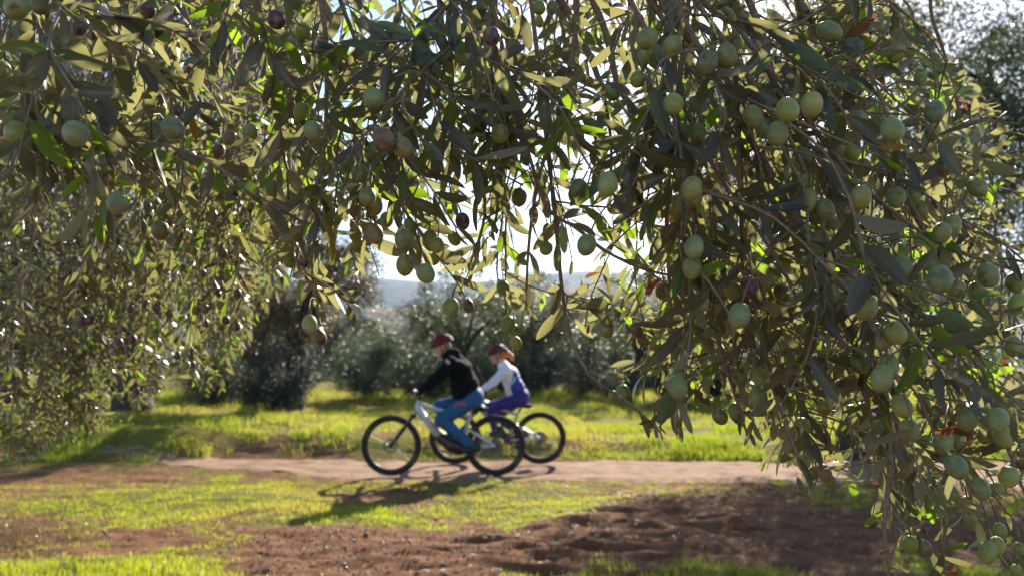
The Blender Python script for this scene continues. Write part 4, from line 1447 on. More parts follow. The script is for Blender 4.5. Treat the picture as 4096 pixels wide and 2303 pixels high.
# ---- the second tree, hanging in from the left a little farther back, with small dark olives
LEFT = HangTree('olive_tree', 'leafy olive tree with small dark olives drooping to the grass at far left', (-4.1, 3.6, float(gh(-4.1, 3.6))),
                [(-4.1, 3.6, -.2), (-4.15, 3.65, .8), (-4.0, 3.6, 1.5), (-3.8, 3.6, 2.0)], 0.2,
                [[(-3.8, 3.6, 1.9), (-3.2, 3.4, 2.8), (-2.2, 3.1, 3.15), (-1.3, 3.1, 3.2), (-.75, 3.2, 3.15)],
                 [(-3.82, 3.58, 1.95), (-3.0, 2.7, 2.7), (-2.0, 2.4, 2.85), (-1.2, 2.4, 2.9), (-.6, 2.4, 2.85)],
                 [(-3.8, 3.6, 1.95), (-3.2, 4.2, 3.0), (-2.2, 4.3, 3.6), (-1.2, 4.2, 3.7)],
                 [(-3.8, 3.6, 1.85), (-3.2, 3.3, 2.2), (-2.4, 3.1, 2.35), (-1.8, 3.1, 2.3)]],
                M['leaf_left'], 0.05, 0.0012, 77)
YL = np.array([[-300, 1900], [60, 1890], [160, 1840], [240, 1760], [430, 1720], [560, 1640], [660, 1560], [730, 1480], [840, 1640], [900, 1600], [980, 1400], [1080, 1240], [1170, 1130], [1230, 900], [1300, 100], [1400, -200], [5000, -400]])


def left_ok(x, y, d, m=20):
    return y < np.interp(x, YL[:, 0], YL[:, 1]) + m


lr = np.random.default_rng(12)
cnt = 0
while cnt < 560:
    x = lr.uniform(-200, 1300); ym = np.interp(x, YL[:, 0], YL[:, 1])
    y = lr.uniform(-200, ym)
    d = lr.uniform(2.1, 4.4)
    if lr.uniform() < .18:
        y = ym - lr.uniform(0, 60); d = lr.uniform(2.2, 3.2)
    hook = np.array([lr.normal(0.05, .1), lr.normal(0, .06), lr.uniform(0, .08)]) if lr.uniform() < .5 else None
    LEFT.shoot(PX(x, y, d), lr.normal(-.12, .15), leaf_len=lr.uniform(.3, .7), hook=hook, weight=1 / d, arch=lr.uniform(.1, .8), step=.028, side=.12)
    cnt += 1
OL2 = "1685,465,32,p 750,570,28,p 1720,765,30,p 1795,765,30,p 1650,750,30,p 1590,855,30,y 1545,880,35,b 1480,890,35,b 1705,965,32,p 1550,985,28,p 1785,1010,30,p 620,965,38,p 675,965,35,p 893,1125,33,p 1000,1108,35,p 1340,1230,26,p 1405,1305,32,y 1450,1300,28,p 1405,420,35,y 1465,445,30,y 1100,840,28,p 1180,870,30,p 985,880,30,p 880,375,30,p 110,525,28,p 1900,140,28,p 1385,265,25,p 1530,615,28,b 470,1195,25,p 60,1560,30,p 1030,1500,26,p 30,1480,28,p"
stp = np.vstack([p for p, r, w in LEFT.stems if w >= 0])
for it in OL2.split():
    x, y, r, k = it.split(',')
    px, py, pr = float(x) / 1.886, 768 + float(y) / 1.886, float(r) / 1.886
    d = float(np.clip(.0085 * FPX / pr, 1.5, 2.4)) * .98
    q = PX(px, py, d)
    p = LEFT.shoot(PX(px + lr.normal(0, 12), py - 30, d + .01), lr.normal(-.1, .1), leaf_len=.3, weight=3, step=.03, side=.06)
    dd = np.linalg.norm(p - (q + np.array([0, 0, .015])), axis=1)
    put_olive(LEFT, q, pr * d / FPX, k, p[np.argmin(dd)], lr, .8)
nl_left = LEFT.build(lambda x, y, d: left_ok(x, y, d) | (y < -30))
print('leaves', nl_near, nl_left)
# ------------------------------------------------------------------ bodies: smooth blends of tapered limbs
class SDF:
    def __init__(s, lo, hi, h):
        s.lo = np.array(lo, float); s.h = h
        s.n = np.ceil((np.array(hi) - s.lo) / h).astype(int) + 1
        s.f = np.full(s.n, 0.5, dtype=np.float32)

    def _sl(s, lo, hi):
        a = np.clip(np.floor((lo - s.lo) / s.h).astype(int), 0, s.n - 1)
        b = np.clip(np.ceil((hi - s.lo) / s.h).astype(int) + 1, 1, s.n)
        sl = tuple(slice(a[k], b[k]) for k in range(3))
        g = np.meshgrid(*[s.lo[k] + s.h * np.arange(a[k], b[k]) for k in range(3)], indexing='ij')
        return sl, np.stack(g, -1)

    def _put(s, sl, d, k, sub):
        f = s.f[sl]
        if sub:
            d = -d
            hh = np.clip(0.5 - 0.5 * (d - f) / k, 0, 1) if k > 0 else (d > f) * 1.0
            s.f[sl] = np.maximum(f, d)
            return
        hh = np.clip(0.5 + 0.5 * (d - f) / k, 0, 1)
        s.f[sl] = d * (1 - hh) + f * hh - k * hh * (1 - hh)

    def cap(s, a, b, ra, rb, k=0.02, wide=1.0, sub=False):
        a = np.array(a, float); b = np.array(b, float)
        m = max(ra, rb) * wide + k + 4 * s.h
        sl, p = s._sl(np.minimum(a, b) - m, np.maximum(a, b) + m)
        sc = np.array([1, 1 / wide, 1])
        pa = (p - a) * sc; ba = (b - a) * sc
        t = np.clip((pa @ ba) / max(ba @ ba, 1e-9), 0, 1)
        d = np.linalg.norm(pa - t[..., None] * ba, axis=-1) - (ra + (rb - ra) * t)
        s._put(sl, d, k, sub)
        return s

    def ell(s, c, r, k=0.02, tilt=0.0, sub=False):
        c = np.array(c, float); r = np.array(r, float)
        m = r.max() + k + 4 * s.h
        sl, p = s._sl(c - m, c + m)
        p = p - c
        if tilt:
            ct, st = math.cos(tilt), math.sin(tilt)
            p = np.stack([p[..., 0] * ct + p[..., 2] * st, p[..., 1], -p[..., 0] * st + p[..., 2] * ct], -1)
        q = np.linalg.norm(p / r, axis=-1)
        q2 = np.linalg.norm(p / (r * r), axis=-1) + 1e-9
        s._put(sl, q * (q - 1) / q2, k, sub)
        return s

    def plane(s, pt, nrm_):
        """keep the side the normal points away from"""
        g = np.meshgrid(*[s.lo[k] + s.h * np.arange(s.n[k]) for k in range(3)], indexing='ij')
        n_ = nrm([nrm_])[0]
        d = sum((g[k] - pt[k]) * n_[k] for k in range(3))
        s.f = np.maximum(s.f, d.astype(np.float32))
        return s

    def folds(s, amp, scale, seed=0.0):
        g = np.meshgrid(*[s.lo[k] + s.h * np.arange(s.n[k]) for k in range(3)], indexing='ij')
        near = np.abs(s.f) < 0.05
        nz = fbm(g[0][near] * scale + seed, g[1][near] * scale, g[2][near] * scale * 1.3, 3) - .5
        s.f[near] += (nz * amp * 2).astype(np.float32)
        return s

    def mesh(s):
        f = s.f
        ins = f < 0
        nx, ny, nz = f.shape
        acc = np.zeros((nx - 1, ny - 1, nz - 1, 3)); cnt = np.zeros((nx - 1, ny - 1, nz - 1))
        cor = [(i, j, k) for i in (0, 1) for j in (0, 1) for k in (0, 1)]
        for ax in range(3):
            d = [0, 0, 0]; d[ax] = 1
            for c in cor:
                if c[ax]: continue
                a = tuple(slice(c[m], c[m] + f.shape[m] - 1) for m in range(3))
                b = tuple(slice(c[m] + d[m], c[m] + d[m] + f.shape[m] - 1) for m in range(3))
                fa, fb = f[a], f[b]
                cr = (fa < 0) != (fb < 0)
                t = np.where(cr, fa / (fa - fb + 1e-12), 0)
                for m in range(3):
                    acc[..., m] += np.where(cr, c[m] + d[m] * t, 0)
                cnt += cr
        act = cnt > 0
        idx = -np.ones(act.shape, dtype=int)
        idx[act] = np.arange(act.sum())
        ijk = np.argwhere(act)
        V = (ijk + acc[act] / cnt[act][:, None]) * s.h + s.lo
        F = []
        for ax in range(3):
            u, v = (ax + 1) % 3, (ax + 2) % 3
            a = [slice(None)] * 3; b = [slice(None)] * 3
            a[ax] = slice(0, -1); b[ax] = slice(1, None)
            ia, ib = ins[tuple(a)], ins[tuple(b)]
            cr = ia != ib
            pos = np.argwhere(cr)
            ok = (pos[:, u] > 0) & (pos[:, v] > 0) & (pos[:, u] < f.shape[u] - 1) & (pos[:, v] < f.shape[v] - 1)
            pos = pos[ok]
            fl = ia[tuple(pos.T)]
            def at(du, dv):
                q = pos.copy(); q[:, u] += du; q[:, v] += dv
                return idx[tuple(q.T)]
            q4 = np.stack([at(-1, -1), at(0, -1), at(0, 0), at(-1, 0)], -1)
            q4[~fl] = q4[~fl][:, ::-1]
            F.append(q4)
        return V, np.vstack(F)


def sdf_obj(name, s, mat, parent, mi_fun=None):
    V, F = s.mesh()
    mi = None
    if mi_fun is not None:
        c = V[F].mean(1)
        nn = np.cross(V[F[:, 1]] - V[F[:, 0]], V[F[:, 2]] - V[F[:, 0]])
        mi = mi_fun(c, nrm(nn))
    return add(name, mesh(name, V, F, mat, True, None, mi), parent)


M['skin'] = plain('skin', (0.50, 0.27, 0.19), 0.5, 0.4, 0.08, 25, Subsurface_Weight=0.1, Subsurface_Scale=0.01)
M['black_cloth'] = plain('black_jacket', (0.005, 0.006, 0.0065), 0.85, 0.1, 0.2, 40, bump=.2)
M['grey_trim'] = plain('reflective_trim', (0.45, 0.46, 0.46), 0.4, 0.5)
M['blue_trouser'] = plain('blue_trousers', (0.016, 0.085, 0.20), 0.7, 0.3, 0.2, 30, bump=.2)
M['red_trim'] = plain('red_pocket_trim', (0.40, 0.05, 0.05), 0.6, 0.3)
M['white_cloth'] = plain('white_jacket', (0.70, 0.70, 0.76), 0.65, 0.3, 0.06, 30, bump=.15)
M['navy_cloth'] = plain('navy_panel', (0.02, 0.04, 0.26), 0.6, 0.35, 0.15, 30)
M['mint'] = plain('mint_patch', (0.22, 0.50, 0.46), 0.6, 0.3)
M['purple_tights'] = plain('purple_tights', (0.024, 0.018, 0.17), 0.55, 0.35, 0.15, 30)
M['hair_ginger'] = plain('ginger_hair', (0.46, 0.12, 0.015), 0.45, 0.5, 0.35, 90)
M['hair_grey'] = plain('grey_hair', (0.20, 0.17, 0.15), 0.5, 0.4, 0.3, 90)
M['helmet_red'] = plain('red_helmet', (0.13, 0.004, 0.012), 0.38, 0.2, 0.1)
M['helmet_black'] = plain('black_helmet', (0.02, 0.018, 0.022), 0.45, 0.5, 0.1)
M['strap'] = plain('helmet_strap', (0.015, 0.015, 0.015), 0.7)
M['shoe'] = plain('dark_shoe', (0.02, 0.022, 0.032), 0.6, 0.4, 0.2)
M['tyre'] = plain('tyre_rubber', (0.022, 0.018, 0.017), 0.75, 0.3, 0.3, 40, bump=.3)
M['black_metal'] = plain('black_metal', (0.018, 0.018, 0.02), 0.35, 0.5)
M['rubber'] = plain('grip_rubber', (0.02, 0.02, 0.02), 0.8, 0.3)
M['white_paint'] = plain('white_frame_paint', (0.52, 0.53, 0.54), 0.28, 0.5, 0.04, Coat_Weight=0.5)
M['silver'] = plain('silver_metal', (0.55, 0.55, 0.56), 0.28, 0.5, 0.05, metal=1.0)
M['yellow_print'] = plain('yellow_tyre_print', (0.16, 0.10, 0.015), 0.7)
M['disc'] = plain('worn_steel', (0.20, 0.16, 0.12), 0.45, 0.5, 0.2, metal=0.8)
M['eye'] = plain('eye_dark', (0.02, 0.015, 0.012), 0.15)


# ------------------------------------------------------------------ bicycles (x forward, y left, z up, rear hub at x = 0)
def spin(px, pz, V):
    return V + np.array([px, 0, pz])


def make_wheel(root, x, Rr, rear, tyre_w=0.029):
    w = empty('wheel', (x, 0, Rr)); w.parent = root
    ro = Rr; rt = tyre_w
    # tyre with knobs
    a = np.linspace(0, 2 * np.pi, 16, endpoint=False)
    prof = np.stack([ro - rt + rt * np.cos(a), rt * 1.0 * np.sin(a)], -1)
    A = Acc().lathe(prof, n=72)
    for k in range(60):
        t = 2 * math.pi * k / 60
        rot = np.array([[math.cos(t), 0, -math.sin(t)], [0, 1, 0], [math.sin(t), 0, math.cos(t)]])
        for yy_ in ((-.012, .012) if k % 2 else (-.021, 0, .021)):
            rr = ro - rt + math.sqrt(max(rt ** 2 - yy_ ** 2, 0)) + .001
            A.box(rot @ np.array([rr, yy_, 0]), (.0035, .004, .007), rot)
    ty = A.build('tyre', M['tyre'], w)
    # yellow lettering band on the side walls
    B = Acc()
    for t0 in (0.35, 3.5):
        n = 14
        aa = np.linspace(t0, t0 + .4, n)
        ri, re = ro - rt * 1.45, ro - rt * 1.02
        V = np.vstack([np.stack([np.cos(aa) * r_, np.full(n, y_), np.sin(aa) * r_], -1) for r_, y_ in ((ri, rt * .88 + .002), (re, rt * 1.0 + .002))])
        f = np.array([[k, k + 1, n + k + 1, n + k] for k in range(n - 1)])
        B.add(V, f)
    B.build('tyre_print', M['yellow_print'], w)
    rim = [(ro - 2 * rt - .022, -.010), (ro - 2 * rt - .022, .010), (ro - 2 * rt - .006, .015), (ro - 2 * rt + .010, .014), (ro - 2 * rt + .006, 0), (ro - 2 * rt + .010, -.014), (ro - 2 * rt - .006, -.015)]
    Acc().lathe(rim, n=64).build('rim', M['black_metal'], w)
    Acc().lathe([(.001, -.055), (.028, -.05), (.03, -.036), (.016, -.03), (.016, .03), (.03, .036), (.028, .05), (.001, .055)], n=18).build('hub', M['black_metal'], w)
    S = Acc()
    for k in range(28):
        t = 2 * math.pi * k / 28
        sgn = 1 if k % 2 else -1
        t2 = t + sgn * .5 * (1 if (k // 2) % 2 else -1)
        S.tube([(math.cos(t2) * .027, sgn * .036, math.sin(t2) * .027), (math.cos(t) * (ro - 2 * rt - .02), 0, math.sin(t) * (ro - 2 * rt - .02))], .0011, 4, cap=False)
    S.build('spokes', M['silver'], w)
    # brake disc on the left side
    n = 48; yd = .048
    prof = [(.072, yd - .001), (.09, yd - .001), (.09, yd + .001), (.072, yd + .001)]
    D = Acc().lathe(prof, n=n)
    for k in range(6):
        t = 2 * math.pi * k / 6
        D.tube([(math.cos(t) * .02, yd, math.sin(t) * .02), (math.cos(t + .5) * .078, yd, math.sin(t + .5) * .078)], .004, 5)
    D.build('brake_disc', M['disc'], w)
    if rear:
        C = Acc()
        for k in range(9):
            r_ = .030 + .005 * k
            C.lathe([(.012, -.030 - .0036 * (8 - k) - .001), (r_, -.030 - .0036 * (8 - k) - .001), (r_, -.030 - .0036 * (8 - k) + .001), (.012, -.030 - .0036 * (8 - k) + .001)], n=24)
        C.build('cassette', M['disc'], w)
    return w


def make_bike(c):
    root = empty('bicycle', c['loc'], R(180))
    tag(root, c['label'], 'bicycle', 'bicycles ridden along the dirt path')
    Rr = c['R']; fx = c['front']; bb = np.array([c['bb'][0], 0, c['bb'][1]])
    P3 = lambda u, y, v: np.array([u, y, v])
    make_wheel(root, 0, Rr, True); make_wheel(root, fx, Rr, False)
    ht, hb = P3(c['ht'][0], 0, c['ht'][1]), P3(c['hb'][0], 0, c['hb'][1])
    dm = P3(c['dt'][0], 0, c['dt'][1])
    stt = P3(c['st'][0], 0, c['st'][1])
    F = Acc()
    F.tube([ht + (ht - hb) * .12, hb - (ht - hb) * .1], .032, 12)
    F.tube([ht * .45 + hb * .55, (ht * .3 + hb * .7) * .5 + dm * .5, dm], [c['dtr'] * .85, c['dtr'], c['dtr'] * 1.05], 14)
    top_mid = P3(c['tt'][0], 0, c['tt'][1])
    F.tube(smooth_poly([ht * .9 + hb * .1, top_mid, stt], 2), .023, 12)
    F.tube([bb, stt, stt + (stt - bb) * .12], [.026, .022, .019], 12)
    F.build('frame', M['white_paint'], root)
    for sg in (1, -1):
        Acc().tube(smooth_poly([stt * .55 + bb * .45 + P3(-.03, sg * .03, .02), P3(.18, sg * .062, Rr + .10), P3(0, sg * .072, Rr)], 2), [.017, .011], 8).build('seat_stay', M['white_paint'], root)
        Acc().tube(smooth_poly([bb + P3(-.03, sg * .035, 0), P3(.2, sg * .062, Rr - .02), P3(0, sg * .072, Rr)], 2), .013, 8).build('chain_stay', M['white_paint'], root)
    # motor and battery casing round the cranks
    s = SDF((bb[0] - .25, -.12, bb[2] - .22), (dm[0] + .16, .12, dm[2] + .18), .010)
    if c['motor']:
        s.cap(bb + P3(.0, 0, -.01), bb + P3(.10, 0, .02), .095, .088, .03, wide=.66)
        s.cap(bb + P3(.10, 0, .02), dm + P3(.0, 0, -.015), .085, .060, .03, wide=.8)
    else:
        s.cap(bb + P3(.0, 0, .0), dm + P3(.0, 0, -.01), .05, .043, .02, wide=.8)
    sdf_obj('motor_unit' if c['motor'] else 'bottom_bracket', s, M['black_metal'], root)
    # rear shock
    Acc().tube([stt * .45 + bb * .55 + P3(.02, 0, .02), top_mid * .55 + dm * .45 + P3(-.12, 0, .02)], [.018, .018], 10).build('rear_shock', M['black_metal'], root)
    # fork
    hub = P3(fx, 0, Rr)
    ax = nrm(hub - hb)
    fk = empty('fork'); fk.parent = root
    crown = hb + ax * .05
    Acc().box(crown, (.03, .085, .022)).build('crown', M['black_metal'], fk)
    for sg in (1, -1):
        o_ = P3(0, sg * .062, 0)
        mid = crown + (hub - crown) * .42
        Acc().tube([crown + o_, mid + o_], .017, 10).build('stanchion', M['black_metal'], fk)
        Acc().tube([mid + o_, hub * .6 + mid * .4 + o_, hub + o_], [.025, .022, .02], 10).build('lower_leg', M['black_metal'], fk)
    Acc().box(hub + P3(-.05, .06, .05), (.02, .014, .035)).build('brake_caliper', M['silver'], root)
    Acc().box(P3(.07, .06, Rr + .05), (.02, .014, .03)).build('brake_caliper', M['silver'], root)
    # stem and bars
    bar = P3(c['bar'][0], 0, c['bar'][1])
    Acc().tube([ht + (ht - hb) * .12, ht + (ht - hb) * .35, bar], .018, 10).build('stem', M['black_metal'], root)
    hbar = empty('handlebar'); hbar.parent = root
    Acc().tube(smooth_poly([bar + P3(-.05, .37, .015), bar + P3(-.02, .2, .012), bar + P3(0, .06, 0), bar + P3(0, -.06, 0), bar + P3(-.02, -.2, .012), bar + P3(-.05, -.37, .015)], 2), .0135, 10).build('bar', M['black_metal'], hbar)
    for sg in (1, -1):
        Acc().tube([bar + P3(-.05, sg * .375, .015), bar + P3(-.033, sg * .25, .0135)], .017, 10).build('grip', M['rubber'], hbar)
        Acc().tube([bar + P3(-.02, sg * .22, .0), bar + P3(.02, sg * .24, -.015), bar + P3(.005, sg * .31, -.03)], .007, 6).build('brake_lever', M['silver'], hbar)
    Acc().box(bar + P3(.01, .035, .035), (.022, .032, .012), np.array([[.87, 0, -.5], [0, 1, 0], [.5, 0, .87]])).build('display', M['silver'], hbar)
    for sg in (1, -1):
        Acc().tube(smooth_poly([bar + P3(.0, sg * .2, -.01), bar + P3(.09, sg * .1, -.02), bar + P3(.08, sg * .03, -.12), hb + P3(-.02, sg * .04, -.02), hb * .5 + dm * .5 + P3(-.02, sg * .045, .03)], 2), .003, 5).build('brake_cable', M['rubber'], root)
    # saddle
    sd = P3(c['saddle'][0], 0, c['saddle'][1])
    s = SDF(sd - P3(.22, .14, .12), sd + P3(.24, .14, .1), .008)
    s.cap(sd + P3(-.09, 0, 0), sd + P3(.14, 0, .0), .045, .022, .02, wide=1.3)
    s.ell(sd + P3(-.09, 0, 0.005), (.07, .075, .03), .02)
    s.plane(sd + P3(0, 0, .018), (0, 0, 1))
    sdf_obj('saddle', s, M['rubber'], root)
    Acc().tube([stt + (stt - bb) * .1, sd + P3(0, 0, -.02)], .0155, 10).build('seat_post', M['black_metal'], root)
    # cranks, chainring, chain, pedals
    Acc().lathe([(.02, -.052), (.078, -.052), (.082, -.05), (.078, -.048), (.02, -.048)], n=32, c=bb).build('chainring', M['black_metal'], root)
    th = np.linspace(.5 * math.pi, 1.5 * math.pi, 10)
    Acc().tube([bb + P3(.0, -.05, .078), P3(.0, -.05, Rr + .045), P3(-.045, -.05, Rr), P3(0, -.05, Rr - .045), P3(.03, -.05, Rr - .10), P3(.06, -.05, Rr - .16), bb + P3(0, -.05, -.078)], .005, 4).build('chain', M['black_metal'], root)
    for sg, (u, v) in ((1, c['ped_l']), (-1, c['ped_r'])):
        pd = P3(u, sg * .09, v)
        Acc().tube([bb + P3(0, sg * .06, 0), P3(u, sg * .08, v)], [.017, .012], 8).build('crank_arm', M['black_metal'], root)
        Acc().box(pd + P3(0, sg * .055, 0), (.05, .05, .009)).build('pedal', M['black_metal'], root)
    return root


MAN = dict(loc=(-0.205, 9.27, 0.012), R=.37, front=1.287, bb=(.44, .35), ht=(.945, .90), hb=(.985, .775), dt=(.70, .49), dtr=.048, st=(.315, .72), tt=(.70, .80),
           bar=(.985, 1.0), saddle=(.25, .82), ped_l=(.285, .285), ped_r=(.595, .415), motor=True,
           label='white electric mountain bike with dark motor ridden by the man in black')
WOM = dict(loc=(0.385, 10.22, 0.012), R=.35, front=1.16, bb=(.43, .33), ht=(.80, .88), hb=(.845, .74), dt=(.64, .52), dtr=.04, st=(.31, .66), tt=(.62, .76),
           bar=(.85, .985), saddle=(.25, .79), ped_l=(.59, .375), ped_r=(.27, .285), motor=False,
           label='white mountain bike ridden by the woman behind the man')
make_bike(MAN)
make_bike(WOM)


def rider(c):
    root = empty('person', c['loc'], R(180))
    tag(root, c['label'], 'person', 'riders on the dirt path')
    J = c['J']; sc = c['sc']
    A = lambda p, y=0.0: np.array([p[0], y, p[1]])
    # ---- the body: one surface from head to feet
    s = SDF((-.02, -.46, .22), (1.12, .46, 1.80), .0075)
    hd = A(J['head'])
    tl = c['tilt']
    ct, st = math.cos(tl), math.sin(tl)
    H = lambda f, y, u: hd + np.array([f * ct - u * st, y, f * st + u * ct]) * sc      # head axes: forward, left, up
    s.ell(H(-.012, 0, .03), np.array([.098, .076, .10]) * sc, .03)
    s.ell(H(.025, 0, -.045), np.array([.066, .056, .075]) * sc, .04)
    s.ell(H(.062, 0, -.095), np.array([.024, .026, .02]) * sc, .03)                      # chin
    s.cap(H(.088, 0, .015), H(.112, 0, -.028), .009, .015, .012)                         # nose
    s.ell(H(.082, 0, .03), np.array([.018, .048, .012]) * sc, .02)                       # brow
    s.ell(H(.088, 0, -.062), np.array([.012, .024, .008]) * sc, .008)                    # lips
    s.ell(H(.098, 0, -.068), np.array([.02, .022, .0025]) * sc, .0, sub=True)
    for sg in (1, -1):
        s.ell(H(-.01, sg * .078, -.012), np.array([.02, .010, .032]) * sc, .008)         # ears
        s.ell(H(.092, sg * .032, .008), np.array([.014, .016, .010]) * sc, .0, sub=True) # eye sockets
    s.cap(A(J['neck']), H(-.02, 0, -.06), .056 * sc, .055 * sc, .03)
    s.cap(A(J['pelvis']), A(J['waist']), .115 * sc, .10 * sc, .04, wide=1.3)
    s.cap(A(J['waist']), A(J['chest']), .10 * sc, .115 * sc, .04, wide=1.3)
    s.cap(A(J['chest']), A(J['neck']), .10 * sc, .05 * sc, .04, wide=1.2)
    bar = c['bar']
    for sg in (1, -1):
        sh = A(J['sh'], sg * .17 * sc); el = A(J['el'], sg * c['ely']); wr = A(J['wr'], sg * .305)
        s.cap(A(J['chest'], sg * .08), sh, .08 * sc, .055 * sc, .04)
        s.cap(sh, el, .05 * sc, .038 * sc, .02)
        s.cap(el, wr, .038 * sc, .026 * sc, .02)
        # hand round the grip: palm, four fingers, thumb
        kn = np.array([bar[0] - .03, sg * .31, bar[1] + .030])
        s.cap(wr, kn, .024, .020, .012, wide=1.35)
        for q in range(4):
            yy_ = sg * (.310 + (q - 1.5) * .021)
            ln = [.9, 1.0, .96, .8][q if sg > 0 else q]
            b0 = np.array([bar[0] - .03, yy_, bar[1] + .034]); b1 = np.array([bar[0] + .002, yy_, bar[1] + .022])
            b2 = np.array([bar[0] - .002, yy_, bar[1] - .008 * ln]); b3 = np.array([bar[0] - .025, yy_, bar[1] - .014 * ln])
            s.cap(b0, b1, .0095, .0088, .004); s.cap(b1, b2, .0088, .0080, .004); s.cap(b2, b3, .0080, .0072, .004)
        s.cap(kn + np.array([-.035, -sg * .03, -.01]), np.array([bar[0] - .045, sg * .265, bar[1] - .004]), .0115, .010, .006)
        s.cap(np.array([bar[0] - .045, sg * .265, bar[1] - .004]), np.array([bar[0] - .02, sg * .262, bar[1] - .014]), .010, .008, .004)
    for sg, kn, an, heel, toe in ((1, J['kn_l'], J['an_l'], J['he_l'], J['to_l']), (-1, J['kn_r'], J['an_r'], J['he_r'], J['to_r'])):
        hp = A(J['hip'], sg * .085 * sc)
        s.cap(hp, A(kn, sg * .115), .085 * sc, .055 * sc, .03)
        s.cap(A(kn, sg * .115), A(an, sg * .125), .052 * sc, .034 * sc, .02)
        s.cap(A(an, sg * .125), A(heel, sg * .13), .034, .03, .02)
        s.cap(A(heel, sg * .13), A(toe, sg * .135), .03, .024, .02)
    sdf_obj('body', s, M['skin'], root)
    for sg in (1, -1):
        V0, f4, f3 = uvs(10, 7)
        E = Acc(); E.add(V0 * .0105 * sc + H(.083, sg * .032, .008), f4, f3)
        E.build('eye', M['eye'], root)
    # ---- jacket
    s = SDF((.02, -.46, .70), (1.05, .46, 1.70), .0095)
    for a, b, ra, rb, w in c['jk']:
        s.cap(A(a), A(b), ra, rb, .05, wide=w)
    for sg in (1, -1):
        sh = A(J['sh'], sg * .165 * sc); el = A(J['el'], sg * c['ely']); wr = A(J['wr'], sg * .305)
        s.cap(A(J['chest'], sg * .09), sh, .11 * sc, c['slv'][0], .05)
        s.cap(sh, el, c['slv'][0], c['slv'][1], .03)
        s.cap(el, wr, c['slv'][1], c['slv'][2], .02)
    s.folds(.017, 12, c['seed'])
    s.plane(np.array([J['hem'][0], 0, J['hem'][1]]), (J['hemn'][0], 0, J['hemn'][1]))
    # neck hole
    s.cap(H(-.01, 0, -.02), H(-.02, 0, -.11), .068 * sc, .060 * sc, .0, sub=True)
    sdf_obj('jacket', s, c['jm'], root, c['jf'])
    # ---- trousers
    s = SDF((-.02, -.36, .25), (.90, .36, 1.12), .0095)
    s.cap(A(J['pelvis']) + np.array([0, 0, .02]), A(J['waist']), c['hipr'], c['hipr'] * .82, .05, wide=1.2)
    for sg, kn, an in ((1, J['kn_l'], J['an_l']), (-1, J['kn_r'], J['an_r'])):
        hp = A(J['hip'], sg * .085 * sc)
        k3, a3 = A(kn, sg * .115), A(an, sg * .125)
        s.cap(hp, k3, c['leg'][0], c['leg'][1], .05)
        s.cap(k3, a3 + nrm(k3 - a3) * .02, c['leg'][1], c['leg'][2], .025)
    s.folds(c['tfold'], 15, c['seed'] + 9)
    sdf_obj('trousers', s, c['tm'], root, c['tf'])
    # ---- shoes
    for sg, heel, toe in ((1, J['he_l'], J['to_l']), (-1, J['he_r'], J['to_r'])):
        h3, t3 = A(heel, sg * .13), A(toe, sg * .137)
        lo = np.minimum(h3, t3) - .09; hi = np.maximum(h3, t3) + .12
        s = SDF(lo, hi, .008)
        s.cap(h3, t3, .042, .036, .02, wide=1.05)
        s.cap(h3, h3 + np.array([.02, 0, .06]), .042, .044, .03)
        s.cap(h3 * .5 + t3 * .5 + np.array([-.02, 0, .02]), t3 + np.array([-.02, 0, .0]), .04, .034, .02)
        ax = nrm(t3 - h3); up = np.array([-ax[2], 0, ax[0]])
        s.plane(h3 - up * .036, -up)
        s.plane(h3 + np.array([0, 0, .10]), (0, 0, 1))
        sdf_obj('shoe', s, M['shoe'], root)
    # ---- helmet
    s = SDF(hd - .24 * sc, hd + .26 * sc, .0068)
    s.ell(H(-.012, 0, .055), np.array([.142, .105, .105]) * sc, .02, tilt=tl)
    s.ell(H(.07, 0, .038), np.array([.075, .078, .03]) * sc, .04, tilt=tl)
    s.ell(H(-.09, 0, .03), np.array([.06, .075, .05]) * sc, .04, tilt=tl)
    s.ell(H(-.012, 0, .02), np.array([.108, .083, .10]) * sc, .0, tilt=tl, sub=True)
    pl = H(0, 0, .022)
    s.plane(pl, np.array([-.16 * ct + st, 0, -.16 * st - ct]))
    for k in range(-2, 3):        # vents
        s.cap(H(.07 - .015 * abs(k), k * .036, .150 - .012 * abs(k) * abs(k)), H(-.07, k * .038, .172 - .014 * k * k), .011, .013, .0, sub=True)
        s.cap(H(-.10, k * .034, .13 - .008 * k * k), H(-.15, k * .03, .075), .012, .010, .0, sub=True)
    def hf(cen, nn):
        q = cen - hd
        up_ = -q[:, 0] * st + q[:, 2] * ct
        fw_ = q[:, 0] * ct + q[:, 2] * st
        r = (np.linalg.norm((q - (H(-.012, 0, .055) - hd)) / (np.array([.142, .105, .105]) * sc), axis=1) < .93)
        return (r | (up_ < .045 * sc) | (c['hblk'] & (fw_ < -.02) & (up_ < .09 * sc))).astype(int)
    sdf_obj('helmet', s, [M['helmet_red'], M['helmet_black']], root, hf)
    for sg in (1, -1):
        Acc().tube([H(.0, sg * .088, .03), H(.012, sg * .082, -.05), H(.03, sg * .05, -.105), H(.035, 0, -.118)], .005, 5).build('helmet_strap', M['strap'], root)
        Acc().tube([H(-.07, sg * .080, .03), H(-.02, sg * .084, -.035), H(.012, sg * .080, -.055)], .005, 5).build('helmet_strap', M['strap'], root)
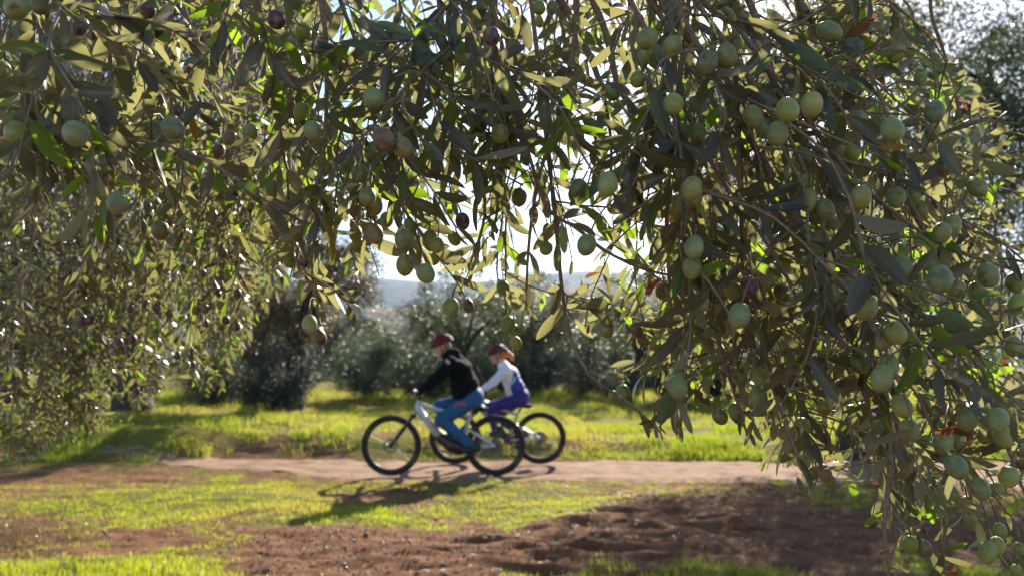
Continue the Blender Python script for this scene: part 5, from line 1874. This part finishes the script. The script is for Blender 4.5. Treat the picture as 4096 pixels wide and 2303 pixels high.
    # ---- hair
    if c['hair'] == 'pony':
        s = SDF(hd - .26, hd + .16, .0075)
        s.ell(H(-.055, 0, -.005), (.066, .074, .075), .02, tilt=tl)
        s.cap(H(-.10, 0, .01), H(-.155, .0, -.005), .03, .034, .02)
        s.cap(H(-.155, 0, -.005), H(-.20, .0, -.07), .036, .03, .02)
        s.cap(H(-.20, .0, -.07), H(-.215, .01, -.13), .03, .012, .02)
        s.folds(.012, 40, 3)
        sdf_obj('hair', s, M['hair_ginger'], root)
    else:
        s = SDF(hd - .16, hd + .14, .0075)
        s.ell(H(-.05, 0, -.01), (.064, .079, .062), .02, tilt=tl)
        s.folds(.006, 50, 3)
        sdf_obj('hair', s, M['hair_grey'], root)
    return root


JM = dict(head=(.665, 1.585), neck=(.565, 1.445), chest=(.46, 1.31), waist=(.36, 1.08), pelvis=(.285, .945), hip=(.29, .925), sh=(.535, 1.375), el=(.765, 1.165), wr=(.905, 1.045),
          kn_l=(.655, .69), an_l=(.315, .405), he_l=(.215, .345), to_l=(.375, .325), kn_r=(.705, .835), an_r=(.545, .485), he_r=(.465, .475), to_r=(.655, .455), hem=(.37, .935), hemn=(.02, -1))


def man_jf(cn, nn):
    m = np.zeros(len(cn), int)
    y = cn[:, 1]
    # pale flash on the shoulder of each sleeve
    t = (cn[:, 0] - .56) * .76 + (cn[:, 2] - 1.40) * .65
    d = -(cn[:, 0] - .56) * .65 + (cn[:, 2] - 1.40) * .76
    m[(np.abs(y) > .18) & (np.abs(d + .01) < .016) & (t > -.02) & (t < .075)] = 1
    return m


def man_tf(cn, nn):
    m = np.zeros(len(cn), int)
    u = cn[:, 0] - .43; v = cn[:, 2] - (.885 - .18 * (cn[:, 0] - .43))
    m[(np.abs(u) < .072) & (np.abs(v - .012 * np.cos(u * 30)) < .016) & (np.abs(cn[:, 1]) > .10)] = 1
    return m


rider(dict(loc=MAN['loc'], label='man in black jacket, blue trousers and red helmet riding along the path', J=JM, sc=1.0, tilt=R(-14), bar=(.955, 1.013), ely=.265, seed=1.0, hblk=False, hair='short',
           jk=[((.365, .92), (.385, 1.10), .172, .165, 1.02), ((.385, 1.10), (.445, 1.30), .165, .145, 1.12), ((.445, 1.30), (.53, 1.42), .14, .095, 1.15), ((.53, 1.42), (.60, 1.49), .092, .082, 1.0), ((.49, 1.46), (.50, 1.49), .065, .06, 1.2)],
           slv=(.082, .064, .047), jm=[M['black_cloth'], M['grey_trim']], jf=man_jf, hipr=.145, leg=(.112, .082, .062), tfold=.010, tm=[M['blue_trouser'], M['red_trim']], tf=man_tf))

JW = dict(head=(.585, 1.475), neck=(.515, 1.345), chest=(.435, 1.215), waist=(.35, 1.02), pelvis=(.275, .885), hip=(.275, .87), sh=(.475, 1.275), el=(.645, 1.10), wr=(.765, 1.02),
          kn_l=(.675, .775), an_l=(.61, .445), he_l=(.515, .425), to_l=(.665, .41), kn_r=(.60, .64), an_r=(.285, .385), he_r=(.19, .345), to_r=(.335, .335), hem=(.33, .89), hemn=(-.32, -1))


def wom_jf(cn, nn):
    m = np.zeros(len(cn), int)
    y = np.abs(cn[:, 1]); u = cn[:, 0]; v = cn[:, 2]
    arm = (u > .44 + .0 * v) & (v > 1.0) & (y > .13)
    line = .475 - .55 * (v - 1.0)
    torso = (u < .395 - .2 * (v - 1.10)) & (v < 1.25) & ~arm
    m[torso] = 1
    m[(v < 1.02) & (u > .37 + .25 * (v - .9))] = 0
    # mint patch on the side
    du = u - .365; dv = v - 1.13
    a = du * .86 + dv * .51; b = -du * .51 + dv * .86
    m[(y > .10) & (np.abs(a) < .020) & (np.abs(b) < .055)] = 2
    # white bars down the back
    bk = (nn[:, 0] < -.55) & (v > 1.04) & (v < 1.27) & (y < .09) & ((v * 17) % 1 < .62)
    m[bk] = 0
    return m


rider(dict(loc=WOM['loc'], label='woman with ginger ponytail in white and blue jacket and purple tights riding', J=JW, sc=.93, tilt=R(-12), bar=(.818, .998), ely=.255, seed=5.0, hblk=True, hair='pony',
           jk=[((.33, .90), (.345, 1.02), .135, .125, 1.12), ((.345, 1.02), (.425, 1.20), .125, .12, 1.2), ((.425, 1.20), (.49, 1.30), .11, .08, 1.15), ((.49, 1.30), (.525, 1.35), .074, .066, 1.0)],
           slv=(.066, .05, .036), jm=[M['white_cloth'], M['navy_cloth'], M['mint']], jf=wom_jf, hipr=.135, leg=(.098, .068, .045), tfold=.004, tm=[M['purple_tights']], tf=None))

# ------------------------------------------------------------------ the air
def haze():
    t = NT('haze')
    v = t.n('ShaderNodeVolumePrincipled')
    v.inputs['Color'].default_value = (0.45, 0.66, 1.0, 1)
    v.inputs['Density'].default_value = 0.00024
    v.inputs['Anisotropy'].default_value = 0.0
    t.l(v.outputs[0], t.out.inputs['Volume'])
    A = Acc().box((0, 1250, 100), (3000, 1500, 125))
    o = A.build('haze', t.m, None, False)
    tag(o, 'thin pale haze filling the air over the valley', 'haze', kind='stuff')


haze()
